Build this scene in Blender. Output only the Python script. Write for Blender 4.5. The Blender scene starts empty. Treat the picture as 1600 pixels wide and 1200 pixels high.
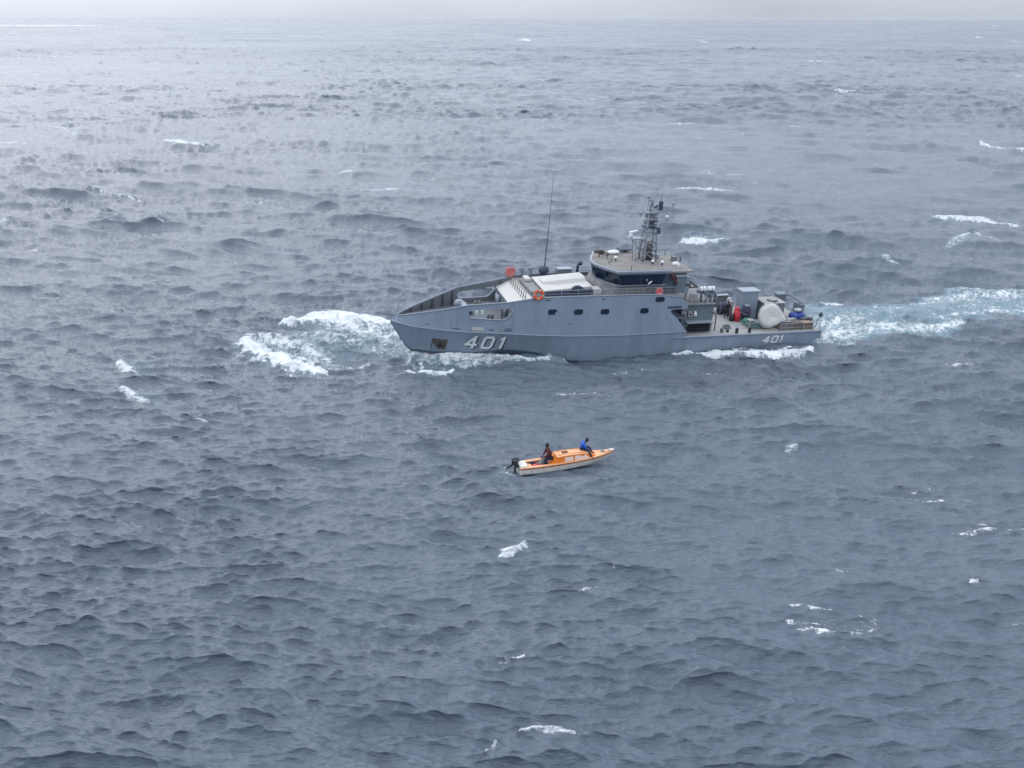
import bpy, bmesh, math, random
import numpy as np
from mathutils import Vector, Matrix
rnd = random.Random(7)

# ------------------------------------------------------------------ camera
scn = bpy.context.scene
W, H = 1600.0, 1200.0
F, CH = 1350.0, 28.0
PITCH, ROLL = math.radians(22.95), math.radians(0.27)
CAMP = np.array([0.0, 0.0, CH])
FW = np.array([0, math.cos(PITCH), -math.sin(PITCH)])
_up = np.array([0, math.sin(PITCH), math.cos(PITCH)])
_r = np.array([1.0, 0, 0])
RT = _r * math.cos(ROLL) + -_up * -math.sin(ROLL)
UP = _up * math.cos(ROLL) - -_r * math.sin(ROLL)
cd = bpy.data.cameras.new("camera"); cam = bpy.data.objects.new("camera", cd)
scn.collection.objects.link(cam)
cd.sensor_width = 36.0; cd.lens = 36.0 * F / W
cd.clip_start = 0.5; cd.clip_end = 200000
cam.matrix_world = Matrix(((RT[0], UP[0], -FW[0], 0), (RT[1], UP[1], -FW[1], 0), (RT[2], UP[2], -FW[2], CH), (0, 0, 0, 1)))
scn.camera = cam

# ------------------------------------------------------------------ sky + sun
SUN_EL, SUN_AZ = math.radians(42), math.radians(-38)      # azimuth from +Y, negative = to the left
world = bpy.data.worlds.new("World"); scn.world = world; world.use_nodes = True
nt = world.node_tree; nt.nodes.clear()
def N(t, **kw):
    n = nt.nodes.new(t)
    for k, v in kw.items(): setattr(n, k, v)
    return n
out = N('ShaderNodeOutputWorld'); bg = N('ShaderNodeBackground'); bg.inputs[1].default_value = 0.1
sky = N('ShaderNodeTexSky', sky_type='NISHITA', sun_disc=False, sun_elevation=SUN_EL, sun_rotation=SUN_AZ, dust_density=2.0)
tc = N('ShaderNodeTexCoord'); sep = N('ShaderNodeSeparateXYZ'); nt.links.new(tc.outputs['Generated'], sep.inputs[0])
ramp = N('ShaderNodeValToRGB')                            # overcast cloud deck: brighter overhead than at the horizon
cr = ramp.color_ramp; cr.elements[0].position = 0.0; cr.elements[0].color = (5.1, 5.6, 6.5, 1)
cr.elements[1].position = 1.0; cr.elements[1].color = (12.8, 13.6, 15.4, 1)
e = cr.elements.new(0.12); e.color = (7.0, 7.6, 8.7, 1)
e = cr.elements.new(0.45); e.color = (12.4, 13.1, 14.8, 1)
nt.links.new(sep.outputs['Z'], ramp.inputs[0])
mp = N('ShaderNodeMapping'); mp.inputs['Scale'].default_value = (1.4, 1.4, 4.0); nt.links.new(tc.outputs['Generated'], mp.inputs[0])
nz = N('ShaderNodeTexNoise'); nz.inputs['Scale'].default_value = 2.2; nz.inputs['Detail'].default_value = 6; nt.links.new(mp.outputs[0], nz.inputs['Vector'])
mr = N('ShaderNodeMapRange'); mr.inputs[1].default_value = 0.3; mr.inputs[2].default_value = 0.7; mr.inputs[3].default_value = 0.88; mr.inputs[4].default_value = 1.12
nt.links.new(nz.outputs[0], mr.inputs[0])
vm = N('ShaderNodeVectorMath', operation='SCALE'); nt.links.new(ramp.outputs[0], vm.inputs[0]); nt.links.new(mr.outputs[0], vm.inputs[3])
# thin cloud round the sun direction glows through the deck
sd = (math.sin(SUN_AZ) * math.cos(SUN_EL), math.cos(SUN_AZ) * math.cos(SUN_EL), math.sin(SUN_EL))
dt = N('ShaderNodeVectorMath', operation='DOT_PRODUCT'); dt.inputs[1].default_value = sd; nt.links.new(tc.outputs['Generated'], dt.inputs[0])
gl = N('ShaderNodeMapRange', interpolation_type='SMOOTHSTEP'); gl.inputs[1].default_value = 0.35; gl.inputs[2].default_value = 1.0
gl.inputs[3].default_value = 0.92; gl.inputs[4].default_value = 1.35; nt.links.new(dt.outputs['Value'], gl.inputs[0])
vm2 = N('ShaderNodeVectorMath', operation='SCALE'); nt.links.new(vm.outputs[0], vm2.inputs[0]); nt.links.new(gl.outputs[0], vm2.inputs[3])
mx = N('ShaderNodeMix', data_type='RGBA'); mx.inputs[0].default_value = 0.9
nt.links.new(sky.outputs[0], mx.inputs[6]); nt.links.new(vm2.outputs[0], mx.inputs[7])
nt.links.new(mx.outputs[2], bg.inputs[0]); nt.links.new(bg.outputs[0], out.inputs[0])

sl = bpy.data.lights.new("sun", 'SUN'); sl.energy = 0.6; sl.angle = math.radians(60); sl.color = (1.0, 0.96, 0.9)
so = bpy.data.objects.new("sun", sl); scn.collection.objects.link(so)
so.rotation_euler = Vector(sd).to_track_quat('Z', 'Y').to_euler()
scn.view_settings.view_transform = 'Standard'; scn.view_settings.look = 'None'
scn.view_settings.exposure = 0.25; scn.view_settings.gamma = 1.0; scn.view_settings.use_curve_mapping = False
scn.cycles.max_bounces = 6; scn.cycles.caustics_reflective = False; scn.cycles.caustics_refractive = False

# ------------------------------------------------------------------ generic helpers
def ray(x, y):
    d = FW + RT * (x - W / 2) / F - UP * (y - H / 2) / F
    return d / np.linalg.norm(d)
def sea_pt(x, y, z=0.0):                                   # a point of the water plane
    d = ray(x, y); t = (z - CH) / d[2]; return CAMP + d * t
def pose(theta, trim, heel, O):                            # theta: heading of the bow, degrees from +X anticlockwise
    t, a, b = map(math.radians, (theta, trim, heel))
    f = np.array([math.cos(t) * math.cos(a), math.sin(t) * math.cos(a), math.sin(a)])
    p = np.array([-math.sin(t), math.cos(t), 0.0]); u = np.cross(f, p)
    p2 = p * math.cos(b) - u * math.sin(b); u2 = np.cross(f, p2)
    return Matrix(((f[0], p2[0], u2[0], O[0]), (f[1], p2[1], u2[1], O[1]), (f[2], p2[2], u2[2], O[2]), (0, 0, 0, 1)))
SHIP = pose(194.0, 2.3, 1.2, (28.50, 80.68, -0.72))
BOAT = pose(15.5, 0.0, 3.0, (0.60, 50.9, 0.05)) @ Matrix.Scale(.92, 4)

_mats = {}
def mat(name, col, rough=0.5, metal=0.0, var=0.12, scale=3.0, streak=0.0, spec=0.5, dirt=None, bump=0.0):
    if name in _mats: return _mats[name]
    m = bpy.data.materials.new(name); m.use_nodes = True; t = m.node_tree; b = t.nodes['Principled BSDF']
    b.inputs['Roughness'].default_value = rough; b.inputs['Metallic'].default_value = metal
    b.inputs['Specular IOR Level'].default_value = spec
    co = t.nodes.new('ShaderNodeTexCoord'); mpp = t.nodes.new('ShaderNodeMapping'); t.links.new(co.outputs['Object'], mpp.inputs[0])
    mpp.inputs['Scale'].default_value = (1, 1, 0.25 if streak else 1)
    n = t.nodes.new('ShaderNodeTexNoise'); n.inputs['Scale'].default_value = scale; n.inputs['Detail'].default_value = 5
    t.links.new(mpp.outputs[0], n.inputs['Vector'])
    r = t.nodes.new('ShaderNodeMapRange'); r.inputs[1].default_value = .3; r.inputs[2].default_value = .7
    r.inputs[3].default_value = 1 - var; r.inputs[4].default_value = 1 + var; t.links.new(n.outputs[0], r.inputs[0])
    s = t.nodes.new('ShaderNodeVectorMath'); s.operation = 'SCALE'; s.inputs[0].default_value = col[:3]
    t.links.new(r.outputs[0], s.inputs[3]); src = s.outputs[0]
    if dirt:
        n2 = t.nodes.new('ShaderNodeTexNoise'); n2.inputs['Scale'].default_value = scale * 1.7; n2.inputs['Detail'].default_value = 7
        mp2 = t.nodes.new('ShaderNodeMapping'); mp2.inputs['Location'].default_value = (5, 3, 1); mp2.inputs['Scale'].default_value = (1.6, 1.6, 0.18)
        t.links.new(co.outputs['Object'], mp2.inputs[0]); t.links.new(mp2.outputs[0], n2.inputs['Vector'])
        r2 = t.nodes.new('ShaderNodeMapRange'); r2.inputs[1].default_value = .56; r2.inputs[2].default_value = .74; r2.inputs[4].default_value = dirt[3]
        t.links.new(n2.outputs[0], r2.inputs[0])
        mm = t.nodes.new('ShaderNodeMix'); mm.data_type = 'RGBA'; mm.inputs[7].default_value = (*dirt[:3], 1)
        t.links.new(r2.outputs[0], mm.inputs[0]); t.links.new(src, mm.inputs[6]); src = mm.outputs[2]
    t.links.new(src, b.inputs['Base Color'])
    if name == 'ship_grey_paint':
        br = t.nodes.new('ShaderNodeTexBrick'); br.offset = .5; br.inputs['Scale'].default_value = 1; br.inputs['Brick Width'].default_value = 2.4; br.inputs['Row Height'].default_value = 1.15
        br.inputs['Mortar Size'].default_value = .014; br.inputs['Mortar Smooth'].default_value = .6; br.inputs['Color1'].default_value = (1, 1, 1, 1); br.inputs['Color2'].default_value = (.955, .955, .955, 1); br.inputs['Mortar'].default_value = (.84, .84, .84, 1)
        sx = t.nodes.new('ShaderNodeSeparateXYZ'); cx = t.nodes.new('ShaderNodeCombineXYZ'); t.links.new(co.outputs['Object'], sx.inputs[0]); t.links.new(sx.outputs[0], cx.inputs[0]); t.links.new(sx.outputs[2], cx.inputs[1]); t.links.new(cx.outputs[0], br.inputs['Vector'])
        mu = t.nodes.new('ShaderNodeMix'); mu.data_type = 'RGBA'; mu.blend_type = 'MULTIPLY'; mu.inputs[0].default_value = 1; t.links.new(src, mu.inputs[6]); t.links.new(br.outputs[0], mu.inputs[7]); t.links.new(mu.outputs[2], b.inputs['Base Color'])
        nb = t.nodes.new('ShaderNodeTexNoise'); nb.inputs['Scale'].default_value = .9; nb.inputs['Detail'].default_value = 2; t.links.new(co.outputs['Object'], nb.inputs['Vector'])
        bb = t.nodes.new('ShaderNodeBump'); bb.inputs['Strength'].default_value = .6; bb.inputs['Distance'].default_value = .06; t.links.new(nb.outputs[0], bb.inputs['Height']); t.links.new(bb.outputs[0], b.inputs['Normal'])
    if bump:
        bp = t.nodes.new('ShaderNodeBump'); bp.inputs['Strength'].default_value = bump; bp.inputs['Distance'].default_value = .05
        t.links.new(n.outputs[0], bp.inputs['Height']); t.links.new(bp.outputs[0], b.inputs['Normal'])
    _mats[name] = m; return m

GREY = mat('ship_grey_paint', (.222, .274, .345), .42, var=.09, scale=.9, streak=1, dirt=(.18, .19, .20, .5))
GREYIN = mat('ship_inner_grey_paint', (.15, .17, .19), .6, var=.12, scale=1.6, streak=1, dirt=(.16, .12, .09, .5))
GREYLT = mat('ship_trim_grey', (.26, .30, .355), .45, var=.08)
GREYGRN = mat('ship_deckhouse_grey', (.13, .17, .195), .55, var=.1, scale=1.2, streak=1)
DARK = mat('black_rubber', (.018, .022, .03), .5, var=.2)
DKBLUE = mat('dark_blue_grey', (.05, .065, .11), .6, var=.15)
GLASS = mat('dark_window_glass', (.008, .018, .04), .08, var=.1, spec=.6)
DECKTAN = mat('tan_deck_coating', (.195, .190, .182), .85, var=.14, scale=1.3, dirt=(.19, .15, .12, .5))
DECKGRY = mat('grey_deck_coating', (.20, .21, .215), .85, var=.12, scale=1.5, dirt=(.18, .15, .13, .4))
PALE = mat('pale_deck_paint', (.30, .305, .30), .7, var=.08, scale=1.2, dirt=(.30, .24, .18, .55))
WHITE = mat('white_paint', (.45, .45, .43), .5, var=.05, scale=1.5, dirt=(.5, .46, .38, .4))
CANVAS = mat('white_canvas', (.68, .67, .63), .85, var=.08, scale=2.5, bump=.5)
NUMW = mat('number_white', (.74, .76, .78), .6, var=.04)
NUMB = mat('number_shadow_black', (.015, .018, .028), .6)
ORNG = mat('orange_buoy', (.72, .13, .045), .6, var=.1)
PINKR = mat('faded_red_cover', (.62, .17, .17), .7, var=.12)
RED = mat('red_plastic', (.50, .03, .05), .5, var=.15)
GREEN = mat('green_plastic', (.04, .20, .15), .7, var=.2)
PURP = mat('dark_purple_cover', (.05, .04, .085), .8, var=.2)
BLUE = mat('blue_tarpaulin', (.02, .05, .26), .6, var=.2)
WOOD = mat('weathered_wood', (.26, .19, .14), .8, var=.3, scale=4)
RUST = mat('rusty_steel', (.10, .085, .08), .8, var=.35, scale=5)
STEEL = mat('mast_steel', (.28, .31, .35), .45, metal=.2, var=.15)
SKIN = mat('dark_skin', (.055, .03, .02), .6)
HAIR = mat('black_hair', (.01, .01, .012), .8)
NAVYC = mat('navy_cloth', (.015, .02, .045), .85, var=.2)
MAROON = mat('maroon_cloth', (.09, .012, .018), .85, var=.25, scale=9)
BLUEC = mat('bright_blue_cloth', (.015, .10, .50), .8, var=.2, scale=9)
GREYC = mat('grey_cloth', (.22, .21, .21), .9, var=.2, scale=9)
DARKC = mat('charcoal_cloth', (.02, .022, .03), .85, var=.2)
BOATW = mat('boat_white_gelcoat', (.68, .665, .61), .35, var=.06, scale=2.5, dirt=(.38, .33, .25, .5))
BOATO = mat('boat_orange_paint', (.74, .21, .02), .45, var=.10, scale=4)
BOATP = mat('boat_faded_orange_deck', (.72, .38, .20), .55, var=.10, scale=5, dirt=(.75, .60, .48, .6))
BOATC = mat('boat_cream_panel', (.72, .60, .52), .5, var=.06)
BOATB = mat('boat_brown_stripe', (.12, .045, .03), .6, var=.25)
BOATR = mat('boat_red_lining', (.60, .085, .05), .6, var=.15)

def tag(o, label=None, cat=None, group=None, kind=None):
    if label: o['label'] = label
    if cat: o['category'] = cat
    if group: o['group'] = group
    if kind: o['kind'] = kind
    return o
def empty(name, M, label, cat, group=None):
    o = bpy.data.objects.new(name, None); scn.collection.objects.link(o); o.matrix_world = M
    o.empty_display_size = .3
    return tag(o, label, cat, group)

class MB:                                                  # collects shapes in the parent's local metres
    def __init__(s): s.v = []; s.f = []; s.m = []; s.sm = []
    def add(s, vs, fs, mi=0, smooth=False):
        n = len(s.v); s.v += [tuple(map(float, v)) for v in vs]; s.f += [[n + i for i in f] for f in fs]
        s.m += [mi] * len(fs); s.sm += [smooth] * len(fs); return s
    def box(s, x0, x1, y0, y1, z0, z1, mi=0, rz=0, bev=0):
        cx, cy = (x0 + x1) / 2, (y0 + y1) / 2; c, q = math.cos(rz), math.sin(rz)
        vs = []
        for z in (z0, z1):
            for x, y in ((x0, y0), (x1, y0), (x1, y1), (x0, y1)):
                vs.append((cx + (x - cx) * c - (y - cy) * q, cy + (x - cx) * q + (y - cy) * c, z))
        return s.add(vs, [(3, 2, 1, 0), (4, 5, 6, 7), (0, 1, 5, 4), (1, 2, 6, 5), (2, 3, 7, 6), (3, 0, 4, 7)], mi)
    def bar(s, p, q, w, h=None, mi=0):
        return s.tube([p, q], w / 2 * 1.2, mi, 4)
    def tube(s, pts, r, mi=0, n=7, cap=True, smooth=True):
        pts = [Vector(p) for p in pts]; rs = r if isinstance(r, (list, tuple)) else [r] * len(pts)
        base = len(s.v); vs = []; d0 = None
        for i, p in enumerate(pts):
            d = (pts[min(i + 1, len(pts) - 1)] - pts[max(i - 1, 0)]).normalized()
            if d0 is None: a = d.orthogonal().normalized()
            else: a = (a - d * a.dot(d)).normalized()
            d0 = d; b = d.cross(a)
            for k in range(n):
                t = 2 * math.pi * k / n + math.pi / n
                vs.append(p + (a * math.cos(t) + b * math.sin(t)) * rs[i])
        fs = [(i * n + k, i * n + (k + 1) % n, (i + 1) * n + (k + 1) % n, (i + 1) * n + k) for i in range(len(pts) - 1) for k in range(n)]
        if cap: fs += [tuple(range(n - 1, -1, -1)), tuple((len(pts) - 1) * n + k for k in range(n))]
        return s.add(vs, fs, mi, smooth and n > 4)
    def loop(s, pts, r, mi=0, n=6):
        return s.tube(list(pts) + [pts[0]], r, mi, n, cap=False)
    def prism(s, poly, a0, a1, axis='y', mi=0):            # polygon in the two other axes, extruded along axis
        def P(u, w, a): return {'y': (u, a, w), 'x': (a, u, w), 'z': (u, w, a)}[axis]
        n = len(poly); vs = [P(u, w, a0) for u, w in poly] + [P(u, w, a1) for u, w in poly]
        fs = [tuple(range(n)), tuple(range(2 * n - 1, n - 1, -1))] + [(i, n + i, n + (i + 1) % n, (i + 1) % n) for i in range(n)]
        return s.add(vs, fs, mi)
    def loft(s, rings, mi=0, closed=True, caps=True, smooth=False):
        n = len(rings[0]); vs = [p for r in rings for p in r]
        m = n if closed else n - 1
        fs = [(i * n + k, i * n + (k + 1) % n, (i + 1) * n + (k + 1) % n, (i + 1) * n + k) for i in range(len(rings) - 1) for k in range(m)]
        if caps: fs += [tuple(range(n - 1, -1, -1)), tuple((len(rings) - 1) * n + k for k in range(n))]
        return s.add(vs, fs, mi, smooth)
    def ball(s, c, r, mi=0, seg=10, rings=6, z0=-1.0):
        rx, ry, rz = r if isinstance(r, (tuple, list)) else (r, r, r)
        R = []
        for i in range(rings + 1):
            ph = math.asin(max(-1, z0)) + (math.pi / 2 - math.asin(max(-1, z0))) * i / rings
            R.append([(c[0] + rx * math.cos(ph) * math.cos(2 * math.pi * k / seg), c[1] + ry * math.cos(ph) * math.sin(2 * math.pi * k / seg), c[2] + rz * math.sin(ph)) for k in range(seg)])
        return s.loft(R, mi, True, True, True)
    def torus(s, c, R, r, axis='y', mi=0, seg=16, n=6, mi2=None):
        vs = []; fs = []; ms = []
        for i in range(seg):
            t = 2 * math.pi * i / seg
            for k in range(n):
                q = 2 * math.pi * k / n; a = (R + r * math.cos(q)); u, w, h = a * math.cos(t), a * math.sin(t), r * math.sin(q)
                vs.append({'y': (c[0] + u, c[1] + h, c[2] + w), 'x': (c[0] + h, c[1] + u, c[2] + w), 'z': (c[0] + u, c[1] + w, c[2] + h)}[axis])
        for i in range(seg):
            for k in range(n):
                f = (i * n + k, i * n + (k + 1) % n, ((i + 1) % seg) * n + (k + 1) % n, ((i + 1) % seg) * n + k)
                fs.append(f); ms.append(mi2 if (mi2 is not None and i % (seg // 4) == 0) else mi)
        b = len(s.m); s.add(vs, fs, mi, True); s.m[b:] = ms; return s
    def build(s, name, mats, parent=None, M=None, recalc=True):
        me = bpy.data.meshes.new(name); me.from_pydata(s.v, [], s.f)
        for mm in (mats if isinstance(mats, (list, tuple)) else [mats]): me.materials.append(mm)
        me.polygons.foreach_set('material_index', s.m); me.polygons.foreach_set('use_smooth', s.sm)
        if recalc:
            bm = bmesh.new(); bm.from_mesh(me); bmesh.ops.recalc_face_normals(bm, faces=bm.faces); bm.to_mesh(me); bm.free()
        me.update()
        o = bpy.data.objects.new(name, me); scn.collection.objects.link(o)
        if parent is not None: o.parent = parent
        if M is not None: o.matrix_world = M
        return o
def bevel(o, w, seg=2, ang=35):
    b = o.modifiers.new('b', 'BEVEL'); b.width = w; b.segments = seg; b.limit_method = 'ANGLE'; b.angle_limit = math.radians(ang); return o

# ------------------------------------------------------------------ the sea
def tile(Nn, L, lmin, lmax, seed, C0, wdir=(-0.22, -0.975), lp=15.0, spread=4.0, pw=4.0):
    g = np.random.default_rng(seed)
    k1 = np.fft.fftfreq(Nn, L / Nn) * 2 * np.pi
    KX, KY = np.meshgrid(k1, k1, indexing='ij'); K = np.hypot(KX, KY); K[0, 0] = 1
    c = (KX * wdir[0] + KY * wdir[1]) / K
    D = 0.006 + np.where(c > 0, np.abs(c) ** spread, 0.05 * np.abs(c) ** spread)
    kp = 2 * np.pi / lp
    P = K ** -pw * 1.5 ** (pw - 4.0) * np.exp(-1.25 * (kp / K) ** 2) * D
    P *= (K < 2 * np.pi / lmin) & (K > 2 * np.pi / lmax); P[0, 0] = 0
    dk = 2 * np.pi / L
    A = np.sqrt(P * C0) * dk * (g.standard_normal((Nn, Nn)) + 1j * g.standard_normal((Nn, Nn))) * Nn * Nn
    h = np.fft.ifft2(A).real
    dx = np.fft.ifft2(1j * KX / K * A).real; dy = np.fft.ifft2(1j * KY / K * A).real
    jxx = np.fft.ifft2(-KX * KX / K * A).real; jyy = np.fft.ifft2(-KY * KY / K * A).real
    return [a.astype(np.float32) for a in (h, dx, dy, jxx + jyy)]
def noise_tile(Nn, L, lmin, lmax, seed, p=1.0, an=1.0):
    g = np.random.default_rng(seed); k1 = np.fft.fftfreq(Nn, L / Nn) * 2 * np.pi
    KX, KY = np.meshgrid(k1, k1, indexing='ij'); K = np.hypot(KX * an, KY); K[0, 0] = 1
    A = K ** (-p) * ((K < 2 * np.pi / lmin) & (K > 2 * np.pi / lmax)) * (g.standard_normal((Nn, Nn)) + 1j * g.standard_normal((Nn, Nn)))
    h = np.fft.ifft2(A).real; return (h / h.std()).astype(np.float32)
def samp(ts, X, Y, L, rot=0.0):
    c, s = math.cos(rot), math.sin(rot); Nn = ts[0].shape[0]
    u = (X * c + Y * s) / L * Nn; v = (-X * s + Y * c) / L * Nn
    iu = np.floor(u).astype(np.int64); iv = np.floor(v).astype(np.int64)
    fu = (u - iu).astype(np.float32); fv = (v - iv).astype(np.float32); iu %= Nn; iv %= Nn
    iu1 = (iu + 1) % Nn; iv1 = (iv + 1) % Nn
    o = []
    for t in ts:
        o.append(t[iu, iv] * (1 - fu) * (1 - fv) + t[iu1, iv] * fu * (1 - fv) + t[iu, iv1] * (1 - fu) * fv + t[iu1, iv1] * fu * fv)
    return o
def sstep(a, b, x):
    t = np.clip((x - a) / (b - a), 0, 1); return t * t * (3 - 2 * t)

HS = 1.3
_t = tile(512, 320.0, 2.2, 70, 3, 1.0); C0 = (HS / 4 / _t[0].std()) ** 2
TA = tile(1024, 320.0, 6.0, 80, 3, C0, spread=8.0, lp=18.0)
TA2 = tile(1024, 173.0, 1.6, 6.0, 9, C0 * 1.45, wdir=(-.25, -.968), spread=20.0, pw=3.8)
TB = tile(1024, 57.0, 0.28, 2.2, 5, C0 * 2.3, wdir=(-0.22, -0.975), spread=22.0, pw=3.45)
TB2 = tile(1024, 101.0, 0.7, 3.2, 21, C0 * 4.2, wdir=(-0.08, -.997), spread=50.0, pw=3.6)
TA3 = tile(1024, 233.0, 2.5, 9.0, 22, C0 * 2.3, wdir=(-0.12, -.993), spread=45.0, pw=3.8)
NF = noise_tile(1024, 60.0, 0.25, 8, 11, 1.4)
NS = noise_tile(1024, 70.0, 0.3, 9, 12, 1.3, an=3.2)
NL = noise_tile(512, 900.0, 20, 500, 13, 1.5)
SW = tile(512, 1700.0, 30, 260, 17, 1.0, wdir=(-.15, -.99), lp=90.0, spread=14.0)[0]; SW = SW / SW.std()

def build_sea():
    st = math.radians(0.046)
    dep = np.arange(math.radians(62), math.radians(0.6), -st)
    r = list(CH / np.tan(dep))
    rr = [2.0, 5.0, 8.0, 11.0, 13.5] if r[0] > 14 else []
    rows = [0.5] + rr; last = r[0]
    out = [last]
    for a in r[1:]:
        n = max(1, int(math.ceil((a - out[-1]) / (2.2 if a < 450 else 5.0 if a < 1000 else 25.0))))
        b = out[-1]
        for k in range(1, n + 1): out.append(b + (a - b) * k / n)
    rows += out
    while rows[-1] < 60000: rows.append(rows[-1] + (45.0 if rows[-1] < 6000 else .03 * rows[-1]))
    rows = np.array(rows)
    a0 = math.radians(42)
    fine = np.arange(-a0, a0, math.radians(0.053))
    coarse = np.arange(a0, 2 * math.pi - a0, math.radians(1.0))
    ang = np.concatenate([fine, coarse]); nr, na = len(rows), len(ang)
    Rg, Ag = np.meshgrid(rows, ang, indexing='ij')
    X = (Rg * np.sin(Ag)).ravel(); Y = (Rg * np.cos(Ag)).ravel(); R = Rg.ravel()
    print('sea', nr, na, nr * na)
    # calm the seas right at the two hulls so that they sit in the water
    Mi = SHIP.inverted(); sx = Mi[0][0] * X + Mi[0][1] * Y + Mi[0][3]; sy = Mi[1][0] * X + Mi[1][1] * Y + Mi[1][3]
    dx = np.maximum(np.maximum(-sx, sx - 38), 0); dy = np.maximum(np.abs(sy) - 3.2, 0)
    calm = 1 - 0.75 * np.exp(-(dx ** 2 + dy ** 2) / 3.5 ** 2)
    Mb = BOAT.inverted(); bx = Mb[0][0] * X + Mb[0][1] * Y + Mb[0][3]; by = Mb[1][0] * X + Mb[1][1] * Y + Mb[1][3]
    dbx = np.maximum(np.maximum(-bx, bx - 6.5), 0); dby = np.maximum(np.abs(by) - .6, 0)
    calm *= 1 - 0.85 * np.exp(-(dbx ** 2 + dby ** 2) / 1.8 ** 2)
    h, cx, cy, J = samp(TA, X, Y, 320.0)
    big = samp([NL], X, Y, 900.0)[0]
    fadeA = 1 - sstep(2500, 9000, R)
    lf = (1 + 0.18 * big) * calm * fadeA
    Z = h * lf; lam = 1.15
    X2 = X + cx * lf * lam; Y2 = Y + cy * lf * lam; J = J * lf
    Z += .22 * samp([SW], X, Y, 1700.0, .1)[0] * (1 + 1.2 * sstep(300, 1500, R)) * (1 - sstep(12000, 30000, R)) * np.minimum(calm * 1.2, 1)
    h2, cx2, cy2, J2 = samp(TA2, X2, Y2, 173.0, -.12)
    l2 = lf * (1 - .85 * sstep(170, 600, R)) * (1.05 + .18 * np.clip(samp([NL], X * 3 + 40, Y * 3, 900.0)[0], -1.6, 1.6))
    Z += h2 * l2; X2 += cx2 * l2 * 1.0; Y2 += cy2 * l2 * 1.0; J = J + J2 * l2
    for T_, L_, ro, near, far, k_ in ((TA3, 233.0, .05, 130, 420, 1.0), (TB2, 101.0, -.07, 70, 170, 1.0)):
        ha, ax_, ay_, Ja = samp(T_, X2, Y2, L_, ro); wa = k_ * lf * sstep(near, far, R) * (1 - .5 * sstep(1200, 4000, R)) * (1 + .3 * np.clip(samp([NL], X * 2 + 90, Y * 3, 900.0)[0], -1.5, 1.5))
        Z += ha * wa; X2 += ax_ * wa * .8; Y2 += ay_ * wa * .8
    fb = 1 - 0.92 * sstep(60, 190, R)
    mB = (sx > -60) | True
    hb, bx2, by2, Jb = samp(TB, X2, Y2, 57.0, 0.12)
    fb = fb * (0.8 + 0.35 * calm) * (1 - sstep(1500, 4000, R)) * (1.1 + .22 * np.clip(samp([NL], X * 4, Y * 4, 900.0)[0], -1.5, 1.5))
    Z += hb * fb; X2 += bx2 * fb * 0.65; Y2 += by2 * fb * 0.65
    nf = samp([NF], X2, Y2, 60.0, .3)[0]; nf2 = samp([NF], X2 * 3.1, Y2 * 3.1, 60.0, 1.1)[0]
    ns = samp([NS], X2, Y2, 70.0, .2)[0]; nb = samp([NS], X2 * 1.3, Y2 * 1.3, 70.0, -.55)[0]
    foam = np.zeros_like(Z); aer = np.zeros_like(Z)
    # breaking crests where the surface folds
    fold = -J - 0.0
    thr = np.quantile(fold[(R < 400)], 0.9985)
    auto = sstep(thr, thr * 1.35, fold + .06 * nf) * sstep(.3, 1.4, big + .3 * nf) * (R > 120)
    foam = np.maximum(foam, auto * .9 * (1 - sstep(1200, 4000, R)))

    def stroke(pts, w, val=1.0, lift=0.0, aerate=0.0, rag=0.5, lace=0.0, taper=True, px=True, soft=1.0, n=nf, rough=0.0):
        nonlocal foam, aer, Z
        P = [sea_pt(*p)[:2] if px else p for p in pts]
        ws = w if isinstance(w, (list, tuple)) else [w] * len(P)
        wm = max(ws) * 1.6 + .3
        xs = [p[0] for p in P]; ys = [p[1] for p in P]
        idx = np.where((X2 > min(xs) - wm) & (X2 < max(xs) + wm) & (Y2 > min(ys) - wm) & (Y2 < max(ys) + wm))[0]
        if len(idx) == 0: return
        x, y = X2[idx], Y2[idx]; best = np.full(len(idx), 9.0); 
        for i in range(len(P) - 1):
            ax, ay = P[i]; bx_, by_ = P[i + 1]; vx, vy = bx_ - ax, by_ - ay; L2 = vx * vx + vy * vy + 1e-9
            t = np.clip(((x - ax) * vx + (y - ay) * vy) / L2, 0, 1)
            d = np.hypot(x - ax - t * vx, y - ay - t * vy); wl = ws[i] + (ws[i + 1] - ws[i]) * t
            best = np.minimum(best, d / wl)
        nn = n[idx] * .6 + nf2[idx] * .4
        q = best + rag * .45 * nn
        prof = 1 - sstep(1 - .85 * soft, 1.0 + .35 * soft, q)
        body = np.exp(-best ** 2 * 1.6)
        if lace: prof = prof * (1 - lace + lace * sstep(-.35, .75, n[idx] * .8 + nf2[idx] * .7 - .2))
        foam[idx] = np.maximum(foam[idx], prof * val)
        if aerate: aer[idx] = np.maximum(aer[idx], aerate * (1 - sstep(.5, 1.15, best + .2 * nf[idx])))
        if lift or rough: Z[idx] += lift * body + rough * prof * (nf2[idx] * .35 + n[idx] * .75)
    def swell(pts, w, lift):                                # ship-made wave: raises or lowers the water only
        stroke(pts, w, val=0.0, lift=lift)
    S = lambda x, y: tuple((SHIP @ Vector((x, y, 0)))[:2])
    # ship's wave system
    stroke([S(33, 4.6), S(27, 5.2), S(20, 5.6), S(14, 6)], 2.2, 0, .22, px=False)
    stroke([S(33, 7.5), S(27, 8.5), S(20, 9), S(13, 9.5)], 2.6, 0, -.55, px=False)
    stroke([S(38, 9.5), S(30, 13), S(20, 14), S(12, 15)], 2.0, 0, .25, px=False)
    stroke([S(13, 6.5), S(6, 6), S(-2, 5)], 2.5, 0, -.30, px=False)
    stroke([S(-3, 0), S(-12, 0)], 3.5, 0, .35, px=False)
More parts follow.
